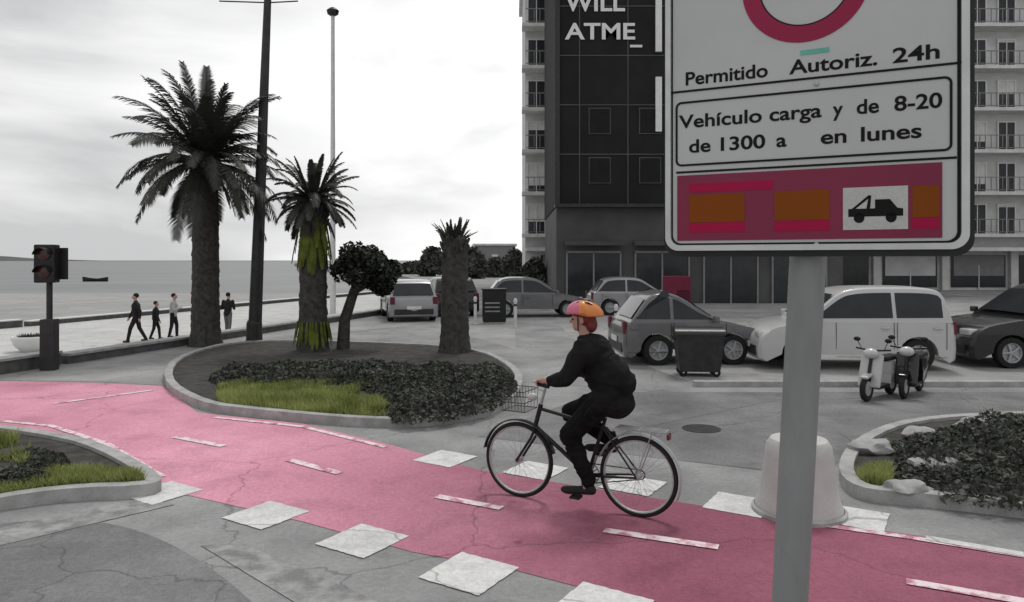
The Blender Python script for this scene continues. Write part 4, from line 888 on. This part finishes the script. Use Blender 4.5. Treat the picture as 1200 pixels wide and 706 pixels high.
# ------------------------------------------------------------------ bicycle
B0 = Vector((1.057, 6.07, 0)); RZ = math.atan2(.52, -.997)
def bicycle():
    r = empty('bicycle', B0, RZ, 'black city bicycle ridden leftwards across the pink lane', 'bicycle'); RX = Matrix.Rotation(R(90), 3, 'X'); WR = .34; WB = 1.12
    for x, nm in ((0, 1), (WB, 2)):
        w_ = empty('wheel', (x, 0, WR)); w_.parent = r
        MB().torus(WR - .02, .0195, (0, 0, 0), RX, 64, 10).build('tyre', M['rubber'], w_, True)
        MB().lathe([(WR - .045, -.011), (WR - .036, -.013), (WR - .036, .013), (WR - .045, .011), (WR - .05, 0), (WR - .045, -.011)], (0, 0, 0), 64, RX, cap=False).build('rim', M['steel'], w_, True)
        s = MB(); n = 32
        for k in range(n):
            a = 2 * PI * k / n; a2 = a + (.5 if k % 4 < 2 else -.5); sy = .03 if k % 2 else -.03
            s.tube([(math.cos(a2) * .022, sy, math.sin(a2) * .022), (math.cos(a) * (WR - .045), 0, math.sin(a) * (WR - .045))], .0013, 4, cap=False)
        s.build('spokes', M['steel'], w_); MB().lathe([(.01, -.055), (.012, -.04), (.028, -.035), (.028, -.03), (.016, -.025), (.016, .025), (.028, .03), (.028, .035), (.012, .04), (.01, .055)], (0, 0, 0), 16, RX).build('hub', M['steel'], w_, True)
    bb = Vector((.45, 0, .29)); st_ = Vector((.29, 0, .80)); ht = Vector((.90, 0, .86)); hb_ = Vector((.955, 0, .66)); rh = Vector((0, 0, WR))
    f = MB(); f.tube([bb, st_], .016, 12); f.tube([bb, hb_], .019, 12); f.tube([st_ + Vector((.02, 0, -.08)), ht + Vector((0, 0, -.04))], .016, 12); f.tube([hb_ + (hb_ - ht) * .1, ht], .021, 12); f.tube([bb + Vector((0, -.035, 0)), bb + Vector((0, .035, 0))], .024, 12)
    for y in (-.055, .055): f.tube([bb + Vector((0, y * .5, 0)), rh + Vector((0, y, 0))], .010, 8); f.tube([st_ + Vector((0.02, y * .3, -.08)), rh + Vector((0, y, 0))], .008, 8)
    f.build('frame', M['black'], r, True)
    k = MB(); fh = Vector((WB, 0, WR)); k.tube([hb_ + Vector((0, 0, -.02)), hb_ + Vector((0, -.05, -.05)), hb_ + Vector((.02, -.055, -.1)), fh + Vector((0, -.055, 0))], .012, 10); k.tube([hb_ + Vector((0, 0, -.02)), hb_ + Vector((0, .05, -.05)), hb_ + Vector((.02, .055, -.1)), fh + Vector((0, .055, 0))], .012, 10); k.build('fork', M['black'], r, True)
    h = MB(); h.tube([ht, ht + Vector((-.05, 0, .17)), ht + Vector((.0, 0, .22))], .013, 10)
    h.tube([(.70, -.29, 1.08), (.80, -.27, 1.09), (.89, -.16, 1.09), (.90, 0, 1.08), (.89, .16, 1.09), (.80, .27, 1.09), (.70, .29, 1.08)], .011, 10); hn = h.build('handlebar', M['steel'], r, True)
    for y in (-1, 1): MB().tube([(.80, .272 * y, 1.09), (.69, .292 * y, 1.08)], .017, 12).build('grip', M['rubber'], r, True); MB().tube([(.84, .25 * y, 1.085), (.80, .29 * y, 1.05), (.73, .30 * y, 1.04)], .005, 6).build('brake_lever', M['steel'], r, True)
    p = MB(); p.tube([st_, st_ + Vector((-.035, 0, .12))], .0135, 12); p.build('seat_post', M['steel'], r, True)
    sdl = MB(); vs = []; n = 10
    for i in range(n + 1):
        t = i / n; x = .12 + .28 * t; wy = .085 * (1 - t) ** .8 + .02; 
        for j in range(9): a = PI * j / 8; vs.append((x, wy * math.cos(a), .925 + .045 * math.sin(a) + .02 * (1 - t)))
    sdl.add(vs, [(i * 9 + j, i * 9 + j + 1, (i + 1) * 9 + j + 1, (i + 1) * 9 + j) for i in range(n) for j in range(8)] + [tuple(range(9)), tuple(range(n * 9, n * 9 + 9))] + [tuple(i * 9 for i in range(n + 1)) + tuple(i * 9 + 8 for i in range(n, -1, -1))]); sdl.build('saddle', M['rubber'], r, True)
    c = MB(); c.torus(.085, .006, bb + Vector((0, -.05, 0)), RX, 40, 6); 
    for k_ in range(5): a = 2 * PI * k_ / 5; c.tube([bb + Vector((0, -.05, 0)), bb + Vector((math.cos(a) * .085, -.05, math.sin(a) * .085))], .006, 6)
    c.build('chainring', M['steel'], r, True)
    ch = MB(); ch.tube([(.45, -.05, .29 + .088), (.0, -.05, .34 + .04)], .005, 6); ch.tube([(.45, -.05, .29 - .088), (.0, -.05, .34 - .04)], .005, 6); ch.torus(.04, .006, (0, -.05, .34), RX, 24, 6); ch.build('chain', M['darkmetal'], r)
    for s in (-1, 1):
        ang = CRANK if s > 0 else CRANK + PI; e = bb + Vector((math.cos(ang) * .17, s * .075, math.sin(ang) * .17)); cr_ = MB().tube([bb + Vector((0, s * .05, 0)), bb + Vector((0, s * .07, 0)), e], [.012, .012, .009], 8).build('crank', M['steel'], r, True)
        MB().box(e + Vector((0, s * .055, 0)), (.09, .09, .022), bev=.006).build('pedal', M['rubber'], cr_)
    for x, a0, a1, nm in ((0, 20, 205, 0), (WB, 45, 200, 1)):
        g = MB(); vs = []; n = 24; rr = WR + .028
        for i in range(n + 1):
            a = R(a0 + (a1 - a0) * i / n)
            if nm: a = PI - a + R(30)
            for y, dr in ((-.028, -.012), (-.018, 0), (.018, 0), (.028, -.012)): vs.append((x + (rr + dr) * math.cos(a), y, WR + (rr + dr) * math.sin(a)))
        g.add(vs, [(i * 4 + j, i * 4 + j + 1, (i + 1) * 4 + j + 1, (i + 1) * 4 + j) for i in range(n) for j in range(3)]); g.build('mudguard', M['steel'] if not nm else M['black'], r, True)
    k = MB(); 
    for y in (-.06, -.02, .02, .06): k.tube([(.18, y, .74), (-.24, y, .74)], .005, 6)
    for x in (.18, -.02, -.24): k.tube([(x, -.06, .74), (x, .06, .74)], .005, 6)
    for y in (-.06, .06): k.tube([(-.14, y, .74), (0, y, .36)], .005, 6)
    k.build('rear_rack', M['steel'], r, True)
    MB().ell((.985, 0, .92), (.05, .035, .035)).build('headlight', M['head'], r, True); MB().box((-.26, 0, .70), (.025, .07, .05), bev=.008).build('rear_light', M['tail'], r)
    b_ = MB(); kk = MB()
    for z, q in ((.80, .85), (.88, .93), (.98, 1.0)): # wire front basket
        pts = [(1.0, -.15 * q, z), (1.22 * (1 if q < .9 else 1.01), -.15 * q, z), (1.22, .15 * q, z), (1.0, .15 * q, z), (1.0, -.15 * q, z)]; kk.tube(pts, .004, 5)
    for i in range(8):
        x = 1.0 + .22 * i / 7
        for y in (-.15, .15): kk.tube([(x, y * .85, .80), (x, y, .98)], .0025, 4)
        kk.tube([(x, -.128, .80), (x, .128, .80)], .0025, 4)
    kk.build('basket', M['darkmetal'], r)
    return r
CRANK = R(-70)
bicycle()

# ------------------------------------------------------------------ people
def hand(mb, w, d, n, side, curl=1.0, s=1.0):
    """w wrist, d direction of the palm, n palm normal (towards the palm side), side = towards the thumb"""
    w, d, n, side = Vector(w), Vector(d).normalized(), Vector(n).normalized(), Vector(side).normalized()
    palm = w + d * .05 * s; capsule(mb, w, palm, .026 * s, .03 * s)
    for i, (off, l) in enumerate([(.028, .070), (.010, .078), (-.009, .072), (-.027, .058)]):
        k0 = palm + d * .03 * s + side * off * s; capsule(mb, palm + side * off * .7 * s, k0, .013 * s, .010 * s, 8); p = k0; dd = d.copy()
        for j, f in enumerate((.45, .32, .23)):
            ang = curl * (.75 + .15 * j); dd = (dd * math.cos(ang) + n * math.sin(ang)).normalized(); nn = n; q = p + dd * l * f * s; capsule(mb, p, q, (.0095 - .001 * j) * s, (.0087 - .001 * j) * s, 8)
            n2 = (n * math.cos(ang) - d * math.sin(ang)); p = q
            n, d = n2.normalized(), dd
        n, d = Vector(nn if False else n), d
        n, d = hand_axes[0].copy(), hand_axes[1].copy()
    t0 = w + hand_axes[1] * .02 * s + side * .022 * s; t1 = t0 + (side * .8 + hand_axes[1] * .7 + hand_axes[0] * .4).normalized() * .035 * s; t2 = t1 + (hand_axes[1] * .6 + hand_axes[0] * .9).normalized() * .03 * s
    capsule(mb, t0, t1, .013 * s, .011 * s, 8); capsule(mb, t1, t2, .011 * s, .009 * s, 8)
hand_axes = [None, None]
def do_hand(mb, w, d, n, side, curl=1.0, s=1.0):
    hand_axes[0] = Vector(n).normalized(); hand_axes[1] = Vector(d).normalized(); hand(mb, w, d, n, side, curl, s)

def head_geo(mb, c, fwd, s=1.0):
    """skull, jaw, nose, ears, brow, lips; fwd = heading of the face (unit, horizontal)"""
    f = Vector(fwd).normalized(); l = Vector((-f.y, f.x, 0)).normalized(); u = f.cross(l).normalized(); Mx = Matrix((f, l, u)).transposed(); c = Vector(c)
    def A(x, y, z): return c + Mx @ Vector((x, y, z)) * s
    mb.ell(A(-.012, 0, .03), (.098 * s, .076 * s, .092 * s), Mx); mb.ell(A(.028, 0, -.03), (.062 * s, .058 * s, .075 * s), Mx); mb.ell(A(.055, 0, -.075), (.03 * s, .032 * s, .026 * s), Mx)
    capsule(mb, A(.086, 0, .01), A(.106, 0, -.022), .009 * s, .013 * s, 8); mb.ell(A(.078, 0, .028), (.016 * s, .045 * s, .01 * s), Mx)
    for y in (-1, 1): mb.ell(A(-.005, y * .078, -.008), (.018 * s, .009 * s, .03 * s), Mx); mb.ell(A(.06, y * .035, -.02), (.02 * s, .02 * s, .02 * s), Mx)
    mb.ell(A(.083, 0, -.048), (.009 * s, .022 * s, .005 * s), Mx); mb.ell(A(.081, 0, -.058), (.009 * s, .019 * s, .006 * s), Mx)
    return A, Mx

def rider():
    r = empty('person', B0, RZ, 'cyclist in black jacket and trousers wearing an orange helmet with pinkish red front', 'person')
    hip = Vector((.24, 0, .99)); chest = Vector((.41, 0, 1.32)); neck = Vector((.47, 0, 1.47)); hc = Vector((.50, 0, 1.635))
    sh = {s: Vector((.43, s * .185, 1.40)) for s in (-1, 1)}; el = {s: Vector((.54, s * .27, 1.155)) for s in (-1, 1)}; wr = {s: Vector((.70, s * .275, 1.125)) for s in (-1, 1)}
    hj = {s: hip + Vector((.02, s * .10, -.01)) for s in (-1, 1)}
    bb = Vector((.45, 0, .29)); ft = {}; kn = {}; an = {}
    for s in (-1, 1):
        ang = CRANK if s > 0 else CRANK + PI; ped = bb + Vector((math.cos(ang) * .17, s * .125, math.sin(ang) * .17 + .025)); ft[s] = ped; an[s] = ped + Vector((-.11, -s * .01, .09))
        a = hj[s]; b = an[s]; L1, L2 = .45, .44; d = (b - a); D = min(d.length, L1 + L2 - .004); x = (L1 * L1 - L2 * L2 + D * D) / (2 * D); hh = math.sqrt(max(0, L1 * L1 - x * x)); dn = d.normalized(); fw = Vector((1, 0, .25)); fw = (fw - dn * fw.dot(dn)).normalized(); kn[s] = a + dn * x + fw * hh + Vector((0, s * .02, 0))
    mb = MB()
    mb.ell(hip, (.12, .15, .11)); capsule(mb, hip, chest, .12, .125); mb.ell(chest, (.11, .16, .15)); capsule(mb, chest, neck, .08, .055); capsule(mb, neck, hc + Vector((-.01, 0, -.06)), .055, .052)
    for s in (-1, 1):
        capsule(mb, sh[s], chest, .055, .1); capsule(mb, sh[s], el[s], .050, .038); capsule(mb, el[s], wr[s], .038, .025)
        capsule(mb, hj[s], kn[s], .08, .055); capsule(mb, kn[s], an[s], .052, .037); capsule(mb, an[s], an[s] + Vector((.03, 0, -.05)), .035, .035)
        do_hand(mb, wr[s], Vector((.9, .15 * s, .02)) * 1 + Vector((0, 0, .05)), (0, 0, -1), (0, -s, -.1), .95)
    fdir = Vector((.97, .22, -.05)); A, Mx = head_geo(mb, hc, (.975, .222, 0)); remesh('body', mb, .0052, M['skin'], r, 3)
    # eyes
    e_ = MB()
    for y in (-1, 1): e_.ell(A(.083, y * .032, .0), (.008, .012, .007), Mx, 10, 8)
    e_.build('eyes', M['signtext'], r, True)
    # jacket
    j = MB(); j.ell(hip + Vector((-.02, 0, .03)), (.155, .195, .13)); capsule(j, hip + Vector((-.01, 0, .05)), chest, .155, .165); j.ell(chest + Vector((-.02, 0, .02)), (.145, .205, .17)); capsule(j, chest, neck + Vector((0, 0, -.02)), .13, .075); j.ell(neck + Vector((-.04, 0, .0)), (.085, .09, .045))
    j.ell(hip + Vector((-.06, 0, -.06)), (.15, .19, .12)); 
    for s in (-1, 1):
        capsule(j, sh[s] + Vector((0, -s * .01, -.0)), chest + Vector((0, 0, .02)), .075, .13); capsule(j, sh[s], el[s], .085, .074); capsule(j, el[s], wr[s] + Vector((-.02, 0, 0)), .073, .046)
        capsule(j, hj[s], hj[s] + (kn[s] - hj[s]) * .35, .12, .1)
        for t in (.3, .55, .8): j.torus(.062, .010, sh[s].lerp(el[s], t), (el[s] - sh[s]).to_track_quat('Z', 'Y').to_matrix(), 18, 6)
    capsule(j, hip + Vector((-.05, 0, .12)), chest + Vector((-.05, 0, -.03)), .165, .16)
    remesh('jacket', j, .009, M['jacket'], r, 3, .013, 7)
    t = MB()
    for s in (-1, 1):
        capsule(t, hj[s], kn[s], .12, .09); capsule(t, kn[s], an[s] + Vector((0, 0, .03)), .088, .062); t.torus(.054, .012, an[s] + Vector((.005, 0, .05)), (kn[s] - an[s]).to_track_quat('Z', 'Y').to_matrix(), 18, 6); t.torus(.05, .01, an[s] + (kn[s] - an[s]) * .85, (kn[s] - an[s]).to_track_quat('Z', 'Y').to_matrix(), 18, 6)
    t.ell(hip, (.14, .17, .13)); remesh('trousers', t, .009, M['trousers'], r, 3, .009, 9)
    for s in (-1, 1):
        q = MB(); a_ = an[s]; capsule(q, a_ + Vector((-.03, 0, -.045)), ft[s] + Vector((.09, s * .0, .02)), .038, .034); q.ell(ft[s] + Vector((.07, 0, .022)), (.075, .046, .034)); capsule(q, a_ + Vector((-.015, 0, -.04)), a_ + Vector((0, 0, .01)), .045, .042); remesh('shoe', q, .007, M['rubber'], r, 3)
    # helmet: orange shell, pinkish front, vents; hair under it
    hm_ = MB(); vs = []; nn_, mm = 40, 14
    for i in range(mm + 1):
        ph = PI / 2 * i / mm
        for k in range(nn_):
            a = 2 * PI * k / nn_; cx, cy = math.cos(a), math.sin(a)
            groove = 1 - .035 * max(0, math.cos(a * 2 * 3)) * math.sin(ph * 2) ** 2
            lx = (.178 if cx < 0 else .152); vs.append(A(lx * cx * math.cos(ph) ** .85 * groove - .008, .126 * cy * math.cos(ph) ** .85 * groove, .05 - .02 * (cx < -.2) * math.cos(ph) + .118 * math.sin(ph) ** .9 * groove))
    fs = [(i * nn_ + k, i * nn_ + (k + 1) % nn_, (i + 1) * nn_ + (k + 1) % nn_, (i + 1) * nn_ + k) for i in range(mm) for k in range(nn_)] + [tuple(range(nn_))[::-1]]
    hm_.add(vs, fs); me = hm_.mesh('helmet')
    inv = Mx.transposed()
    for p in me.polygons:
        c = inv @ (Vector(p.center) - hc); p.material_index = 1 if c.x > .02 else 0
    link_mesh('helmet', me, [M['helmet'], M['helmetred']], r, True)
    v = MB()
    for y in (-.055, 0, .055):
        v.tube([A(.095, y, .118 - abs(y) * .25), A(.03, y * 1.05, .168 - abs(y) * .35), A(-.06, y * 1.05, .166 - abs(y) * .35), A(-.125, y, .115 - abs(y) * .25)], .009, 8)
    v.build('helmet_vents', M['black'], r, True)
    h = MB(); h.ell(A(-.035, 0, .015), (.085, .086, .085), Mx); h.ell(A(-.075, 0, -.045), (.055, .07, .07), Mx); h.ell(A(-.005, .0, .05), (.1, .083, .05), Mx); remesh('hair', h, .008, M['hair'], r, 2)
    sp = MB()
    for y in (-1, 1): sp.tube([A(.03, y * .085, .05), A(.03, y * .066, -.04), A(.035, y * .03, -.098), A(.035, 0, -.105)], .005, 6)
    sp.build('helmet_strap', M['black'], r, True)
rider()

def walker(px, py, rz, H, label, top, bottom, phase=1.0, z=-.8, hold=False, arms_bent=False):
    b = P(px, py, z); r = empty('person', b, rz, label, 'person', 'people on the promenade'); s = H / 1.72; V = lambda *a: Vector(a) * s
    st_ = .22 * phase; mb = MB(); hip = V(0, 0, .92); ch = V(.02, 0, 1.27); nk = V(.03, 0, 1.43); hc = V(.045, 0, 1.60)
    kn = {1: V(.5 * st_ + .05, .09, .5), -1: V(-.3 * st_, -.09, .49)}; an = {1: V(st_, .09, .08), -1: V(-st_ * 1.1, -.09, .10)}
    sh = {k: V(.02, k * .18, 1.38) for k in (-1, 1)}; elb = {k: V(-k * .12 * phase, k * .23, 1.10) for k in (-1, 1)}; wr = {k: (V(.22, k * .14, 1.14) if arms_bent else V(-k * .16 * phase + .06, k * .23, .86)) for k in (-1, 1)}
    capsule(mb, hip, ch, .105 * s, .115 * s); mb.ell(ch, (.1 * s, .15 * s, .13 * s)); capsule(mb, ch, nk, .07 * s, .05 * s); capsule(mb, nk, hc, .05 * s, .05 * s)
    def legs(m_, e):
        for k in (-1, 1): capsule(m_, hip + V(0, k * .08, 0), kn[k], (.075 + e) * s, (.05 + e) * s); capsule(m_, kn[k], an[k], (.048 + e) * s, (.034 + e) * s)
    legs(mb, 0)
    for k in (-1, 1):
        capsule(mb, sh[k], ch, .05 * s, .08 * s); capsule(mb, sh[k], elb[k], .045 * s, .036 * s); capsule(mb, elb[k], wr[k], .035 * s, .024 * s); capsule(mb, an[k], an[k] + V(.12, 0, -.04), .035 * s, .03 * s)
        do_hand(mb, wr[k], (wr[k] - elb[k]), (.3, -k, 0), (1, 0, .1), .4, s)
    A, Mx = head_geo(mb, hc, (1, 0, 0), s); remesh('body', mb, .010, M['skin'], r, 1)
    j = MB(); capsule(j, hip + V(0, 0, .02), ch, .14 * s, .15 * s); j.ell(ch + V(0, 0, .02), (.125 * s, .185 * s, .15 * s)); j.ell(hip, (.135 * s, .16 * s, .13 * s)); capsule(j, ch, nk, .11 * s, .065 * s)
    for k in (-1, 1): capsule(j, sh[k], elb[k], .066 * s, .055 * s); capsule(j, elb[k], wr[k], .054 * s, .04 * s)
    remesh('jacket', j, .013, top, r, 2); t = MB(); legs(t, .02); remesh('trousers', t, .013, bottom, r, 2)
    for k in (-1, 1): q = MB(); capsule(q, an[k] + V(-.03, 0, -.04), an[k] + V(.13, 0, -.045), .04 * s, .034 * s); q.build('shoe', M['rubber'], r, True)
    h = MB(); h.ell(A(-.03, 0, .045), (.1 * s, .086 * s, .09 * s), Mx); remesh('hair', h, .01, M['cloth_dark'], r, 2)
    return r
walker(160, 401, R(200), 1.75, 'person in long dark coat striding at the left end of the promenade group', M['cloth_dark'], M['cloth_dark'], 1.2)
walker(182, 398, R(20), 1.42, 'shorter person in black, second from the left on the promenade', M['cloth_dark'], M['cloth_dark'], .8)
walker(203, 396, R(10), 1.68, 'person in pale jacket and dark trousers next to the taller palm trunk', M['cloth_pale'], M['cloth_dark'], .5, arms_bent=True)
walker(267, 395, R(85), 1.70, 'person in dark top with arms bent, between the taller palm and the lamp post', M['cloth_dark'], M['cloth_grey'], .4, arms_bent=True)

# kerb line in front of the parked vehicles
kp = [(2.9, 12.35), (60, 12.35)]
MB().prism([(3.1, 12.28), (60, 12.28), (60, 12.45), (3.1, 12.45)], 0, .09).build('kerb', M['kerb'])['kind'] = 'structure'
